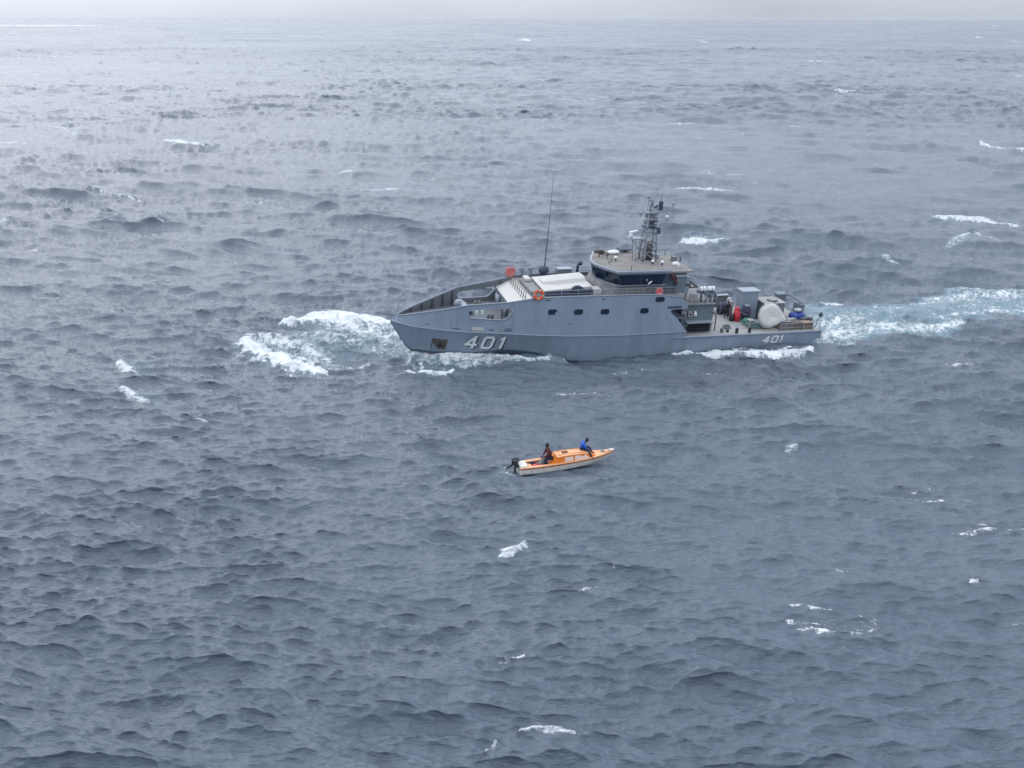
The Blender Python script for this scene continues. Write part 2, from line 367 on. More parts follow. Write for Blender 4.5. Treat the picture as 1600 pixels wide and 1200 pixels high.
    # bow wave: one torn sheet thrown ahead on both sides of the stem
    stroke([(400, 536), (450, 538), (520, 535), (580, 538), (640, 545)], [1.8, 3.6, 4.2, 3.8, 2.2], .66, .25, .45, rag=.9, lace=.75, n=nb, rough=.05)
    stroke([(450, 506), (490, 502), (530, 503), (570, 507), (615, 513), (640, 520)], [.7, 1.3, 2.0, 2.4, 2.2, 1.4], 1.2, .75, .5, rag=.8, lace=.2, rough=.14, n=nb)
    stroke([(520, 512), (570, 520), (610, 530), (640, 545)], [1.6, 2.8, 2.8, 1.6], .95, .45, .5, rag=.8, lace=.5, n=nb, rough=.14)
    stroke([(500, 520), (540, 534), (585, 546), (620, 554), (645, 556)], [.9, 1.2, 1.3, 1.1, .8], .82, .1, .4, rag=1.0, lace=.6, n=nb, rough=.08)
    stroke([(386, 535), (401, 547), (428, 556), (460, 566), (500, 577)], [.9, 1.5, 1.8, 1.5, 1.0], 1.2, .5, .3, rag=.9, lace=.15, rough=.14, n=nb)
    stroke([(392, 528), (430, 536), (470, 546), (515, 560)], [.9, 2.0, 1.9, 1.1], .92, .3, .4, rag=.9, lace=.45, rough=.12, n=nb)
    stroke([(420, 526), (470, 522), (515, 526), (545, 538)], [.6, 1.1, 1.1, .8], .8, .12, .3, rag=1.1, lace=.6, n=nb)
    stroke([(470, 560), (510, 566), (545, 570), (590, 566)], [.5, .6, .45, .25], .85, .1, .2, rag=.9, lace=.4, n=nb)
    stroke([(500, 574), (525, 582)], [.35, .15], .75, 0, 0, rag=.9)
    # port side of the bow
    stroke([S(38, .4), S(35, 1.4), S(32, 2.2), S(29, 3.0), S(26, 4.2)], [1.0, 1.5, 1.6, 1.5, 1.1], .0, .75, .3, px=False)
    stroke([(655, 562), (690, 569), (740, 570), (790, 572), (835, 574), (875, 572)], [.9, 1.25, 1.3, .8, .35, .1], 1.1, .2, .6, rag=.9, lace=.35, rough=.14, n=ns)
    stroke([(645, 568), (675, 580), (715, 583)], [.9, 1.2, .7], .8, .1, .3, rag=1.1, lace=.8)
    stroke([(637, 577), (665, 584), (700, 586), (712, 583)], [.22, .38, .38, .2], 1.0, .22, 0, rag=.5)
    stroke([(852, 564), (880, 572), (905, 579)], [.12, .2, .1], .8, .05, 0, rag=.8, lace=.3)
    stroke([(870, 616), (905, 620), (950, 627)], [.15, .22, .12], .7, .08, 0, rag=.9, lace=.3)
    # along the side and the quarter
    stroke([(1055, 556), (1100, 553), (1150, 552), (1210, 552), (1255, 549), (1272, 545)], [.25, .5, .9, 1.25, 1.0, .5], 1.0, .25, .3, rag=.6, rough=.06)
    stroke([(1058, 548), (1110, 547), (1170, 546), (1240, 543)], [.15, .25, .25, .2], .85, .1, 0, rag=.8, lace=.3)
    stroke([(1010, 566), (1040, 566), (1062, 563)], [.5, .6, .4], .62, 0, 0, rag=1.1, lace=.9, n=ns)
    stroke([(1050, 545), (1062, 543)], [.35, .35], 1.0, .45, 0, rag=.5)
    stroke([(1105, 577), (1150, 578), (1180, 575)], [.4, .5, .3], .62, 0, 0, rag=1.0, lace=.7, n=ns)
    # stern wake
    stroke([(1276, 510), (1340, 504), (1400, 500), (1460, 492), (1530, 482), (1640, 478)], [3.2, 4.4, 4.4, 4.9, 5.0, 5.4], .0, .12, .8)
    stroke([(1276, 510), (1340, 503), (1400, 500), (1470, 493), (1530, 482), (1640, 478)], [3.0, 3.8, 4.2, 4.6, 5.0, 5.4], .60, .0, .0, rag=1.1, lace=.8, n=ns, rough=.05)
    stroke([(1284, 531), (1320, 527), (1370, 519), (1420, 517), (1470, 517), (1505, 513)], [1.4, 2.0, 2.1, 2.1, 1.6, .9], .98, .2, .8, rag=1.0, lace=.45, rough=.12, n=ns)
    stroke([(1282, 520), (1300, 512), (1340, 508)], [2.6, 2.8, 1.8], .95, .2, .9, rag=.9, lace=.45, rough=.1, n=ns)
    stroke([(1380, 490), (1430, 498), (1470, 506), (1510, 498), (1560, 490), (1640, 488)], [.9, 1.7, 2.0, 1.8, 1.6, 1.4], .85, .1, .8, rag=1.0, lace=.6, rough=.08, n=ns)
    stroke([(1440, 474), (1490, 467), (1540, 463), (1580, 465), (1640, 464)], [1.0, 2.2, 2.6, 2.2, 2.0], .92, .1, .8, rag=1.0, lace=.5, rough=.08, n=ns)
    stroke([(1284, 483), (1300, 481), (1318, 479)], [.6, .8, .5], .8, .1, .6, rag=.9)
    stroke([(1330, 487), (1380, 485), (1440, 470)], [.6, 1.3, 1.0], .62, 0, 0, rag=1.2, lace=.9, n=ns)
    stroke([(1340, 545), (1390, 541)], [.2, .4], .6, .0, 0, rag=1.0, lace=.7, n=ns)
    stroke([(660, 562), (720, 572), (800, 573), (870, 580), (960, 585), (1040, 575), (1100, 562)], [.8, .8, .5, .5, .4, .6, .6], .52, 0, .1, rag=1.2, lace=.9, n=ns)
    # whitecaps where the photograph has them: (points, width, value, lift, lace)
    caps = [([(262, 216), (285, 219), (318, 226), (345, 230)], [.7, 1.5, .7, .3], 1.0, .5, 0), ([(72, 193), (100, 198), (130, 212)], [.8, .9, .5], .7, .3, .5),
            ([(108, 288), (118, 288)], [.8, .6], .9, .4, 0), ([(130, 290), (185, 299), (240, 306)], [.8, 1.6, .6], .62, .2, .6), ([(370, 310), (410, 311), (440, 305)], [.5, 1.2, .5], .55, 0, .6),
            ([(190, 555), (203, 568), (212, 576)], [.4, .8, .3], .95, .4, .1), ([(197, 606), (215, 617), (240, 628)], [.4, .6, .2], .9, .35, .1),
            ([(1073, 374), (1090, 377), (1112, 379), (1140, 380)], [.6, 1.3, .7, .3], 1.0, .6, 0), ([(1110, 397), (1150, 399), (1190, 400)], [.4, .8, .3], .6, 0, .6),
            ([(1462, 348), (1500, 350), (1530, 354), (1590, 361)], [.5, 1.0, 1.4, .6], .95, .5, .25), ([(1488, 386), (1505, 380), (1520, 372)], [.5, .8, .4], .75, .3, .5),
            ([(1520, 366), (1545, 378), (1580, 384)], [.4, .6, .3], .6, .1, .5), ([(1385, 412), (1405, 416)], [.6, .3], .85, .3, .2),
            ([(1536, 226), (1550, 231), (1568, 234)], [.6, 1.1, .6], .9, .4, .2), ([(1570, 235), (1600, 238), (1630, 241)], [.9, 1.5, 1.0], .9, .3, .3),
            ([(1246, 98), (1275, 100), (1318, 101)], [1.4, 2.2, 1.2], .9, .5, .1), ([(1298, 145), (1320, 147), (1342, 147)], [1.0, 1.8, .8], .85, .5, .1),
            ([(915, 154), (935, 156)], [1.6, 1.0], .8, .4, .2), ([(1050, 147), (1072, 149)], [1.2, 1.0], .7, .3, .3), ([(1100, 268), (1112, 276)], [.8, .5], .8, .3, .2), ([(1142, 272), (1162, 278)], [.7, .5], .8, .3, .2),
            ([(1150, 287), (1190, 288)], [.6, .6], .55, .1, .5), ([(1240, 200), (1256, 202)], [.8, .8], .8, .3, .2),
            ([(-60, 37.2), (0, 37.2), (60, 37.4), (122, 37.6)], [150, 190, 190, 130], 1.3, .0, .0), ([(650, 53), (760, 53.5), (880, 54)], [18, 24, 16], .62, .0, .3), ([(815, 61), (828, 64)], [9, 7], .95, .5, .1),
            ([(1085, 58), (1105, 59)], [9, 9], .8, .4, .3), ([(1090, 65), (1104, 67)], [8, 7], .85, .4, .3), ([(1120, 61), (1130, 62)], [8, 7], .8, .4, .3), ([(1550, 42), (1560, 43)], [18, 15], .8, .4, .2), ([(1585, 67), (1597, 68)], [8, 8], .9, .4, .2), ([(1530, 61), (1538, 62)], [9, 9], .8, .4, .2),
            ([(1535, 176), (1600, 179)], [.8, .6], .6, .2, .5), ([(1580, 180), (1595, 181)], [.8, .6], .85, .2, .2), ([(560, 62), (600, 63)], [3, 2], .5, 0, .5),
            ([(788, 878), (803, 873), (822, 862)], [.18, .38, .2], .95, .25, .15), ([(818, 1134), (850, 1128), (880, 1129), (905, 1134)], [.10, .22, .2, .08], .85, .22, .15), ([(765, 1165), (782, 1150)], [.1, .2], .6, .1, .4),
            ([(1232, 968), (1265, 972), (1300, 980), (1375, 992)], [.25, .4, .55, .3], .66, 0, .85), ([(1235, 1002), (1280, 1010), (1340, 1010), (1378, 998)], [.35, .75, .6, .2], .78, .05, .7),
            ([(1435, 765), (1460, 752), (1475, 742)], [.4, .7, .35], .66, 0, .8), ([(1400, 775), (1470, 776), (1525, 773)], [.2, .35, .2], .62, 0, .8), ([(1430, 740), (1475, 748)], [.3, .3], .5, 0, .8),
            ([(1480, 835), (1530, 834), (1575, 830), (1620, 831)], [.15, .28, .3, .2], .72, .08, .5), ([(1530, 822), (1560, 819)], [.15, .2], .6, 0, .7),
            ([(1275, 922), (1320, 918), (1360, 910)], [.4, .75, .4], .62, 0, .85), ([(1400, 920), (1450, 924), (1530, 930)], [.2, .55, .4], .6, 0, .85), ([(1400, 915), (1440, 928)], [.2, .3], .5, 0, .8), ([(1195, 940), (1225, 935)], [.3, .3], .5, 0, .8),
            ([(1485, 575), (1525, 575)], [.35, .35], .65, .1, .6), ([(905, 930), (945, 928)], [.25, .35], .6, 0, .8), ([(950, 905), (1000, 906)], [.2, .3], .5, 0, .8), ([(785, 1030), (825, 1030)], [.12, .2], .6, 0, .7), ([(1000, 1043), (1030, 1040)], [.12, .2], .55, 0, .8),
            ([(1190, 1080), (1225, 1085)], [.2, .2], .35, 0, .8), ([(1635, 990), (1560, 988)], [.15, .25], .4, 0, .8), ([(1240, 699), (1250, 697)], [.3, .2], .8, .25, .2), ([(300, 655), (330, 661)], [.15, .25], .7, .1, .3), ([(470, 627), (490, 630)], [.2, .2], .6, 0, .4),
            ([(0, 384), (50, 386), (95, 388)], [.4, .6, .3], .62, .1, .5), ([(280, 378), (300, 376)], [.4, .3], .7, .2, .4), ([(690, 148), (720, 152)], [1.0, .8], .65, .3, .4), ([(230, 145), (280, 148)], [1.0, .8], .4, .3, .4), ([(0, 340), (12, 338)], [.5, .4], .8, .3, .3), ([(990, 578), (1010, 577)], [.3, .2], .5, 0, .7)]
    rc = random.Random(77)
    for k in range(170):
        rr_ = 150 * (40 ** rc.random()); az = math.radians(rc.uniform(-36, 36)); wx = rc.uniform(.35, .9) * (1 + rr_ / 260); lx = rc.uniform(1.5, 5) * (1 + rr_ / 500)
        cx_, cy_ = rr_ * math.sin(az), rr_ * math.cos(az); dy_ = rc.uniform(-.3, .3) * lx
        if rr_ < 230 and rc.random() < .6: continue
        stroke([(cx_ - lx, cy_ - dy_), (cx_, cy_), (cx_ + lx, cy_ + dy_)], [wx * .5, wx, wx * .4], rc.uniform(.55, 1.0), .2, .2, rag=.8, lace=.3, px=False)
    for pts, w, val, lift, lace in caps:
        stroke(pts, [q_ * 1.25 for q_ in w], val + (.2 if lace >= .5 else .05), lift, .3 if lift >= .25 else 0, rag=1.0, lace=max(lace, .3), n=ns, rough=.04)
        if lift >= .25 and pts[0][1] > 80:                  # thin foam left behind the breaking crest
            stroke([(p[0] + 10, p[1] - 3) for p in pts], [q_ * 2.2 for q_ in w], .55, 0, .2, rag=1.1, lace=.8, n=ns)
    # little boat: wake by the motor and along its waterline
    stroke([(784, 741), (798, 743), (812, 746)], [.16, .2, .08], .85, .06, .2, rag=.9, lace=.4)
    stroke([(770, 738), (790, 735)], [.3, .4], .55, .05, .2, rag=1.0, lace=.7)
    stroke([(955, 715), (975, 708)], [.2, .3], .5, .08, 0, rag=1.0, lace=.6)
    # no water inside the hulls
    Z = np.where((np.abs(sy) < np.interp(sx, [0, 1, 24, 28, 31, 34], [0, 2.6, 2.6, 1.7, .7, 0])) & (sx > .5) & (sx < 34), np.minimum(Z, -.35), Z)
    Z = np.where((np.abs(by) < .42) & (bx > .4) & (bx < 5.5), np.minimum(Z, -.12), Z)
    # keep the far rim flat
    co = np.empty((nr * na, 3), np.float32); co[:, 0] = X2; co[:, 1] = Y2; co[:, 2] = Z
    # roughness of the unresolved ripples
    gst = sum(w * samp([NS], X2 / k, Y2 / k, 70.0, .1)[0] * sstep(a, a * 2.5, R) for w, k, a in ((.5, 5, 150), (.6, 22, 500), (.6, 90, 1800)))
    rg = .05 * gst + 0.11 + 0.22 * sstep(100, 900, R) + .03 * np.clip(big, -1.5, 1.5); rg = np.clip(rg, .1, .6)
    i = np.arange(nr - 1)[:, None] * na; j = np.arange(na)[None, :]; j1 = (j + 1) % na
    q = np.stack([i + j, i + j1, i + na + j1, i + na + j], -1).reshape(-1, 4)
    q = q[:, ::-1]
    me = bpy.data.meshes.new('sea'); me.vertices.add(len(co)); me.vertices.foreach_set('co', co.ravel())
    me.loops.add(q.size); me.loops.foreach_set('vertex_index', q.ravel().astype(np.int32))
    me.polygons.add(len(q)); me.polygons.foreach_set('loop_start', np.arange(0, q.size, 4, dtype=np.int32))
    me.update(calc_edges=True)
    me.polygons.foreach_set('use_smooth', np.ones(len(q), bool))
    for nm, a in (('foam', foam), ('aer', aer), ('rip', rg)):
        at = me.attributes.new(nm, 'FLOAT', 'POINT'); at.data.foreach_set('value', a.astype(np.float32))
    o = bpy.data.objects.new('sea', me); scn.collection.objects.link(o)
    tag(o, 'choppy grey-blue open sea with scattered whitecaps and foam around the ship', 'sea', kind='structure')
    # material
    m = bpy.data.materials.new('sea_water'); m.use_nodes = True; t = m.node_tree; b = t.nodes['Principled BSDF']
    def nd(ty, **k):
        n = t.nodes.new(ty)
        for a, v in k.items(): setattr(n, a, v)
        return n
    af = nd('ShaderNodeAttribute', attribute_name='foam'); aa = nd('ShaderNodeAttribute', attribute_name='aer'); ar = nd('ShaderNodeAttribute', attribute_name='rip')
    cc = nd('ShaderNodeTexCoord')
    mc = nd('ShaderNodeMix', data_type='RGBA'); mc.inputs[6].default_value = WATER; mc.inputs[7].default_value = (.20, .33, .37, 1)
    ma = nd('ShaderNodeMath', operation='MULTIPLY'); ma.inputs[1].default_value = .7; t.links.new(aa.outputs['Fac'], ma.inputs[0]); t.links.new(ma.outputs[0], mc.inputs[0])
    fn = nd('ShaderNodeTexNoise'); fn.inputs['Scale'].default_value = 4.0; fn.inputs['Detail'].default_value = 8; fn.inputs['Roughness'].default_value = .7
    mpf = nd('ShaderNodeMapping'); mpf.inputs['Scale'].default_value = (.55, 1.2, 1); t.links.new(cc.outputs['Object'], mpf.inputs[0]); t.links.new(mpf.outputs[0], fn.inputs['Vector'])
    f1 = nd('ShaderNodeMath', operation='MULTIPLY_ADD'); f1.inputs[1].default_value = 1.7; f1.inputs[2].default_value = -.85; t.links.new(fn.outputs[0], f1.inputs[0])
    gate = nd('ShaderNodeMapRange'); gate.inputs[1].default_value = .02; gate.inputs[2].default_value = .22; t.links.new(af.outputs['Fac'], gate.inputs[0])
    f3 = nd('ShaderNodeMath', operation='ADD'); t.links.new(f1.outputs[0], f3.inputs[0]); t.links.new(af.outputs['Fac'], f3.inputs[1])
    f2 = nd('ShaderNodeMath', operation='MULTIPLY'); t.links.new(f3.outputs[0], f2.inputs[0]); t.links.new(gate.outputs[0], f2.inputs[1])
    fr = nd('ShaderNodeMapRange', interpolation_type='SMOOTHSTEP'); fr.inputs[1].default_value = .34; fr.inputs[2].default_value = .95; t.links.new(f2.outputs[0], fr.inputs[0])
    mf = nd('ShaderNodeMix', data_type='RGBA'); mf.inputs[7].default_value = (.70, .735, .75, 1)
    t.links.new(fr.outputs[0], mf.inputs[0]); t.links.new(mc.outputs[2], mf.inputs[6]); t.links.new(mf.outputs[2], b.inputs['Base Color'])
    rr2 = nd('ShaderNodeMix', data_type='FLOAT'); rr2.inputs[3].default_value = .9
    t.links.new(fr.outputs[0], rr2.inputs[0]); t.links.new(ar.outputs['Fac'], rr2.inputs[2]); t.links.new(rr2.outputs[0], b.inputs['Roughness'])
    b.inputs['IOR'].default_value = 1.48
    # capillary ripples
    n1 = nd('ShaderNodeTexNoise'); n1.inputs['Scale'].default_value = 4.2; n1.inputs['Detail'].default_value = 5; n1.inputs['Roughness'].default_value = .62
    mpr = nd('ShaderNodeMapping'); mpr.inputs['Scale'].default_value = (.45, 1.5, 1); mpr.inputs['Rotation'].default_value = (0, 0, -.2); t.links.new(cc.outputs['Object'], mpr.inputs[0]); t.links.new(mpr.outputs[0], n1.inputs['Vector'])
    bp = nd('ShaderNodeBump'); bp.inputs['Strength'].default_value = 1.0; bp.inputs['Distance'].default_value = .11
    t.links.new(n1.outputs[0], bp.inputs['Height']); t.links.new(bp.outputs[0], b.inputs['Normal'])
    me.materials.append(m)
    return o
WATER = (.086, .113, .150, 1)
build_sea()

# ------------------------------------------------------------------ patrol boat: hull shape tables (x from stern, y to port, z from waterline)
KX=[0,13.8,14.0,20,24.7,27.6,31,33.8,36,38.5,39.6,40.15]
KZ=[1.62,1.70,2.28,2.2,2.32,2.47,2.69,2.69,2.73,2.84,3.0,3.10]
KYX=[0,5,10,14,20,25,28,31,34,36.5,38.5,39.6,40.15]; KY=[3.8,3.85,3.9,3.92,3.95,3.92,3.8,3.45,2.75,1.95,1.1,.45,.02]
CX=[0,20,24.8,27.9,30.5,33,36,38.7,40.15]; CY=[3.7,3.7,3.55,3.1,2.75,2.2,1.3,.12,.01]; CZ=[-.3,-.35,-.1,.7,.95,.6,.45,.45,3.0]
TX=[14,16.2,18.3,24.8,28,30.5,33.8,35.9,38,39.2,39.67]; TY=[3.6,3.6,3.6,3.55,3.45,3.2,2.6,1.9,1.05,.45,.02]; TZ=[5.2,5.64,5.78,5.79,5.75,5.34,5.02,4.46,3.95,3.62,3.52]
I = np.interp
def hull_y(x,z):
    zc,yc,zk,yk=I(x,CX,CZ),I(x,CX,CY),I(x,KX,KZ),I(x,KYX,KY)
    return yc+(yk-yc)*np.clip((z-zc)/(zk-zc),0,1)
def side_y(x,z):
    zk,yk=I(x,KX,KZ),I(x,KYX,KY)-.06; zt,yt=I(x,TX,TZ),I(x,TX,TY)
    return max(yk+(yt-yk)*np.clip((z-zk)/max(zt-zk,.01),0,1),0)

def ship_thing(name, label, cat, x=0, y=0, z=0, group=None, rz=0):
    return empty(name, SHIP @ Matrix.Translation((x, y, z)) @ Matrix.Rotation(rz, 4, 'Z'), label, cat, group)

def panel2d(outer, holes, yfun, name, mats, parent, sgn=1, thick=.07, xcuts=(), zcuts=()):
    """flat outline with openings in the x-z plane, cut into strips, then bent onto the hull side"""
    bm = bmesh.new()
    for poly in [outer] + holes:
        vs = [bm.verts.new((x, 0, z)) for x, z in poly]
        for i in range(len(vs)): bm.edges.new((vs[i], vs[(i + 1) % len(vs)]))
    bmesh.ops.triangle_fill(bm, edges=bm.edges[:], use_beauty=True)
    for x in xcuts:
        bmesh.ops.bisect_plane(bm, geom=bm.verts[:] + bm.edges[:] + bm.faces[:], plane_co=(x, 0, 0), plane_no=(1, 0, 0))
    for z in zcuts:
        bmesh.ops.bisect_plane(bm, geom=bm.verts[:] + bm.edges[:] + bm.faces[:], plane_co=(0, 0, z), plane_no=(0, 0, 1))
    bmesh.ops.recalc_face_normals(bm, faces=bm.faces)
    for v in bm.verts: v.co.y = sgn * yfun(v.co.x, v.co.z)
    for f in bm.faces:
        if (f.normal.y > 0) != (sgn > 0): f.normal_flip()
    bm.normal_update()
    for f in bm.faces:
        if (f.normal.y * sgn) < 0: f.normal_flip()
    me = bpy.data.meshes.new(name); bm.to_mesh(me); bm.free()
    for mm in mats: me.materials.append(mm)
    o = bpy.data.objects.new(name, me); scn.collection.objects.link(o); o.parent = parent
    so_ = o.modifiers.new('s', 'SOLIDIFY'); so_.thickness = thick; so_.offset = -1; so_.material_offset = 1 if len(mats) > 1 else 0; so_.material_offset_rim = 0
    return o

def build_ship():
    sh = empty('patrol_boat', SHIP, 'long blue-grey naval patrol boat numbered 401 pushing a bow wave', 'patrol boat')
    # hull below the knuckle
    xs = sorted(set([0, 2.5, 5, 7.5, 10, 12, 13.8, 14.0] + list(np.arange(15, 40, .6)) + [39.6, 40.15])); rings = []
    for x in xs:
        yk, zk, yc, zc = I(x, KYX, KY), I(x, KX, KZ), I(x, CX, CY), I(x, CX, CZ)
        xl = x; yw = I(x, [0, 20, 24.8, 27.9, 30.5, 33, 36, 38.2, 40.15], [3.6, 3.6, 3.2, 2.4, 1.8, 1.25, .55, .02, .01])
        zw = -1.2 if x < 36 else I(x, [36, 38.3, 40.15], [-1.2, .1, 3.0]); zw = min(zw, zc - .02)
        rings.append([(xl, yk, zk), (xl, yc, zc), (xl, yw, zw), (xl, 0, zw - .1), (xl, -yw, zw), (xl, -yc, zc), (xl, -yk, zk)])
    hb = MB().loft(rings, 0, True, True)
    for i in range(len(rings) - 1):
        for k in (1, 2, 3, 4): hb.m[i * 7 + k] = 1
    hb.build('hull', [GREY, mat('boot_topping_and_shade', (.07, .095, .14), .3, var=.15, scale=1.5)], sh)  # below the chine: wet antifouling, with the shade under the flare painted into its colour
    # upper side plating
    top = [(x, float(I(x, TX, TZ))) for x in list(np.arange(39.6, 28, -.5)) + [28, 25, 21, 18.3, 17, 16.2, 15.6, 15.0]]
    low = [(x, float(I(x, KX, KZ))) for x in [14.0, 16, 18, 20, 22.5, 24.7, 26, 27.6, 29, 31] + list(np.arange(32, 40, .6)) + [39.95]]
    lobe = [(14.6, 5.22), (14.25, 4.95), (14.05, 4.6), (14.1, 4.33), (15.5, 4.33), (15.7, 4.2), (15.6, 4.0), (15.0, 3.5)]
    hole = [(33.75, 3.95), (31.0, 3.82), (30.75, 3.9), (30.15, 4.5), (30.1, 4.68), (30.3, 4.82), (33.5, 4.6), (33.8, 4.45)]
    cuts = list(np.arange(15, 39.9, .7))
    for sg in (1, -1):
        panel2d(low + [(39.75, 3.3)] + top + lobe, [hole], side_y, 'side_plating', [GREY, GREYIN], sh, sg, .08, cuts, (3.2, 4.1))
        pts = [(x, sg * float(I(x, TX, TY)), float(I(x, TX, TZ)) + .02) for x in [15, 16.2, 18.3, 21, 24.8, 28, 29.2, 30.5, 32, 33.8, 35, 35.9, 37, 38, 38.7, 39.2, 39.55]]
        MB().tube(pts, .06, 0, 6).build('bulwark_rail', [GREYLT], sh)
        kn = [(x, sg * (float(I(x, KYX, KY)) + .01), float(I(x, KX, KZ))) for x in [14.0, 16, 20, 24.7, 27.6, 29.5, 31, 32.5, 33.8, 35, 36, 37.3, 38.5, 39.6, 40.1]]
        MB().tube(kn, .055, 0, 6).build('knuckle_strake', [GREYLT if sg > 0 else GREY], sh)
        MB().tube([(x, sg * (float(I(x, KYX, KY)) + .03), 1.68 + .004 * x) for x in (0, 3, 6, 9, 12, 14, 15.6)], [.09, .09, .09, .09, .09, .07, .02], 0, 6).build('gunwale_rail', [GREYLT], sh)
        pr = [(x, sg * (side_y(x, z) + .02), z) for x, z in ((33.75, 3.95), (32.4, 3.88), (31.0, 3.82), (30.75, 3.9), (30.4, 4.25), (30.15, 4.5), (30.1, 4.7))]
        MB().tube(pr, .06, 0, 6).build('mooring_port_rim', [GREYLT], sh)
    # decks
    def deck(x0, x1, z, yf, n=14):
        xs_ = np.linspace(x0, x1, n); pl = [(x, yf(x)) for x in xs_] + [(x, -yf(x)) for x in xs_[::-1]]
        return MB().prism(pl, z - .06, z, 'z')
    deck(.02, 13.75, 1.70, lambda x: float(I(x, KYX, KY)) - .06).build('aft_deck', [PALE], sh)
    deck(14.0, 39.0, 3.45, lambda x: side_y(x, 3.45) - .1, 30).build('fore_deck', [mat('fore_deck_grey', (.11, .125, .14), .8, var=.15, dirt=(.10, .08, .06, .5))], sh)
    deck(14.7, 28.3, 5.55, lambda x: side_y(x, 5.5) - .1).build('upper_deck', [DECKGRY], sh)
    # bulwark frames inside the bow
    for sg in (1, -1):
        for x in (38.2, 37.2, 36.2, 35.2, 34.3, 29.7):
            zt = float(I(x, TX, TZ)) - .06; y0 = side_y(x, 3.5) - .09; y1 = side_y(x, zt) - .09
            MB().loft([[(x - .03, sg * y0, 3.46), (x + .03, sg * y0, 3.46), (x + .03, sg * (y0 - .25), 3.46), (x - .03, sg * (y0 - .25), 3.46)],
                       [(x - .03, sg * y1, zt), (x + .03, sg * y1, zt), (x + .03, sg * (y1 - .12), zt), (x - .03, sg * (y1 - .12), zt)]]).build('bulwark_frame', [DKBLUE], sh)
    # breakwater wall and sloping pale deckhouse front
    yb = side_y(30.1, 4.5) - .1
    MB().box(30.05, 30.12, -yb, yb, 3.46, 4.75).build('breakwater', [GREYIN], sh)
    ya, yc = side_y(28.4, 5.5) - .12, side_y(30, 4.7) - .12
    MB().loft([[(30.12, -yc, 4.72), (30.12, yc, 4.72), (30.12, yc, 4.80), (30.12, -yc, 4.80)], [(28.35, -ya, 5.3), (28.35, ya, 5.3), (28.35, ya, 5.56), (28.35, -ya, 5.56)]]).build('deckhouse_front', [WHITE], sh)
    b = MB()
    for y in (-2.7, -2.0, -1.3, -.6, .1, .8, 1.5, 2.2, 2.9): b.tube([(29.0, y, 5.3), (28.9, y, 6.05)], .03, 0, 5)
    b.tube([(28.9, -3.1, 6.05), (28.9, 3.1, 6.05)], .025, 0, 5); b.tube([(28.95, -3.1, 5.7), (28.95, 3.1, 5.7)], .018, 0, 5)
    b.build('front_handrail', [RUST], sh)
    # low raised hatch and the sloping white cover
    b = MB(); b.box(27.15, 28.2, -2.1, 2.0, 5.55, 5.86); bevel(b.build('deck_hatch', [DECKGRY], sh), .05)
    def slab(x0, x1, y0, y1, zb, za, zf, nm, mt, bv=.06):
        return bevel(MB().loft([[(x0, y0, zb), (x0, y1, zb), (x0, y1, za), (x0, y0, za)], [(x1, y0, zb), (x1, y1, zb), (x1, y1, zf), (x1, y0, zf)]]).build(nm, [mt], sh), bv)
    slab(22.9, 27.1, -1.6, 2.45, 5.55, 6.15, 5.95, 'cover_base', DKBLUE)
    slab(22.85, 27.2, -1.7, 2.5, 6.15, 6.42, 5.99 + .02, 'white_cover', WHITE, .05) if False else None
    MB().loft([[(22.85, -1.7, 6.15), (22.85, 2.5, 6.15), (22.85, 2.5, 6.36), (22.85, -1.7, 6.36)], [(27.2, -1.7, 5.95), (27.2, 2.5, 5.95), (27.2, 2.5, 6.06), (27.2, -1.7, 6.06)]]).build('white_cover', [WHITE], sh)
    cz = lambda x: float(I(x, [22.85, 27.2], [6.36, 6.06]))
    rg = []
    for x, k in ((22.95, 1), (24.5, 1), (25.8, 1), (26.5, .8), (26.75, .45)):
        z = cz(x) - .01; rg.append([(x, 1.1 * k, z), (x, .8 * k, z + .28 * k), (x, .1, z + .34 * k), (x, -.9 * k, z + .28 * k), (x, -1.2 * k, z)])
    MB().loft(rg).build('cover_ridge', [WHITE], sh)
    MB().prism([(24.2 + .62 * math.cos(t), 5.95 + .5 * math.sin(t)) for t in np.linspace(0, math.pi, 12)], 2.35, 2.62, 'y').build('arched_fairing', [DKBLUE], sh)
    b = MB(); b.box(27.45, 28.0, -1.9, -.8, 5.86, 6.2); bevel(b.build('white_locker', [WHITE], sh), .1)
    b = MB(); b.box(21.95, 22.7, 1.5, 2.6, 5.55, 6.05); bevel(b.build('white_locker', [WHITE], sh), .05)
    # rails along the upper deck
    for sg in (1, -1):
        b = MB()
        for x in np.arange(15.4, 28, 1.5): b.tube([(x, sg * 3.42, 5.6), (x, sg * 3.40, 6.33)], .022, 0, 5)
        b.tube([(15.4, sg * 3.4, 6.33), (28.1, sg * 3.38, 6.33)], .026, 0, 5); b.tube([(15.4, sg * 3.4, 6.02), (28.1, sg * 3.38, 6.02)], .016, 0, 5)
        b.build('side_handrail', [GREYLT], sh)
    # portholes
    def port(x, z, w=.42, h=.26, nm='porthole', mt=GLASS):
        n = 16; ring = lambda k, dy: [(x + w * k * np.sign(math.cos(t)) * abs(math.cos(t)) ** .55, side_y(x, z) + dy - .075 * h * math.sin(t), z + h * k * np.sign(math.sin(t)) * abs(math.sin(t)) ** .55) for t in np.linspace(.1, 2 * math.pi + .1, n, endpoint=False)]
        f = MB().loft([ring(1.16, -.01), ring(1.12, .035), ring(.98, .035), ring(.96, .0)], 0, True, False).build(nm + '_frame', [GREY], sh)
        MB().loft([ring(.99, -.04), ring(.99, .012)], 0, True, True).build(nm, [mt], f); return f
    for x, z in ((26.67, 4.50), (24.35, 4.44), (21.92, 4.38), (18.24, 4.33)): port(x, z)
    port(16.83, 5.3, .46, .24)
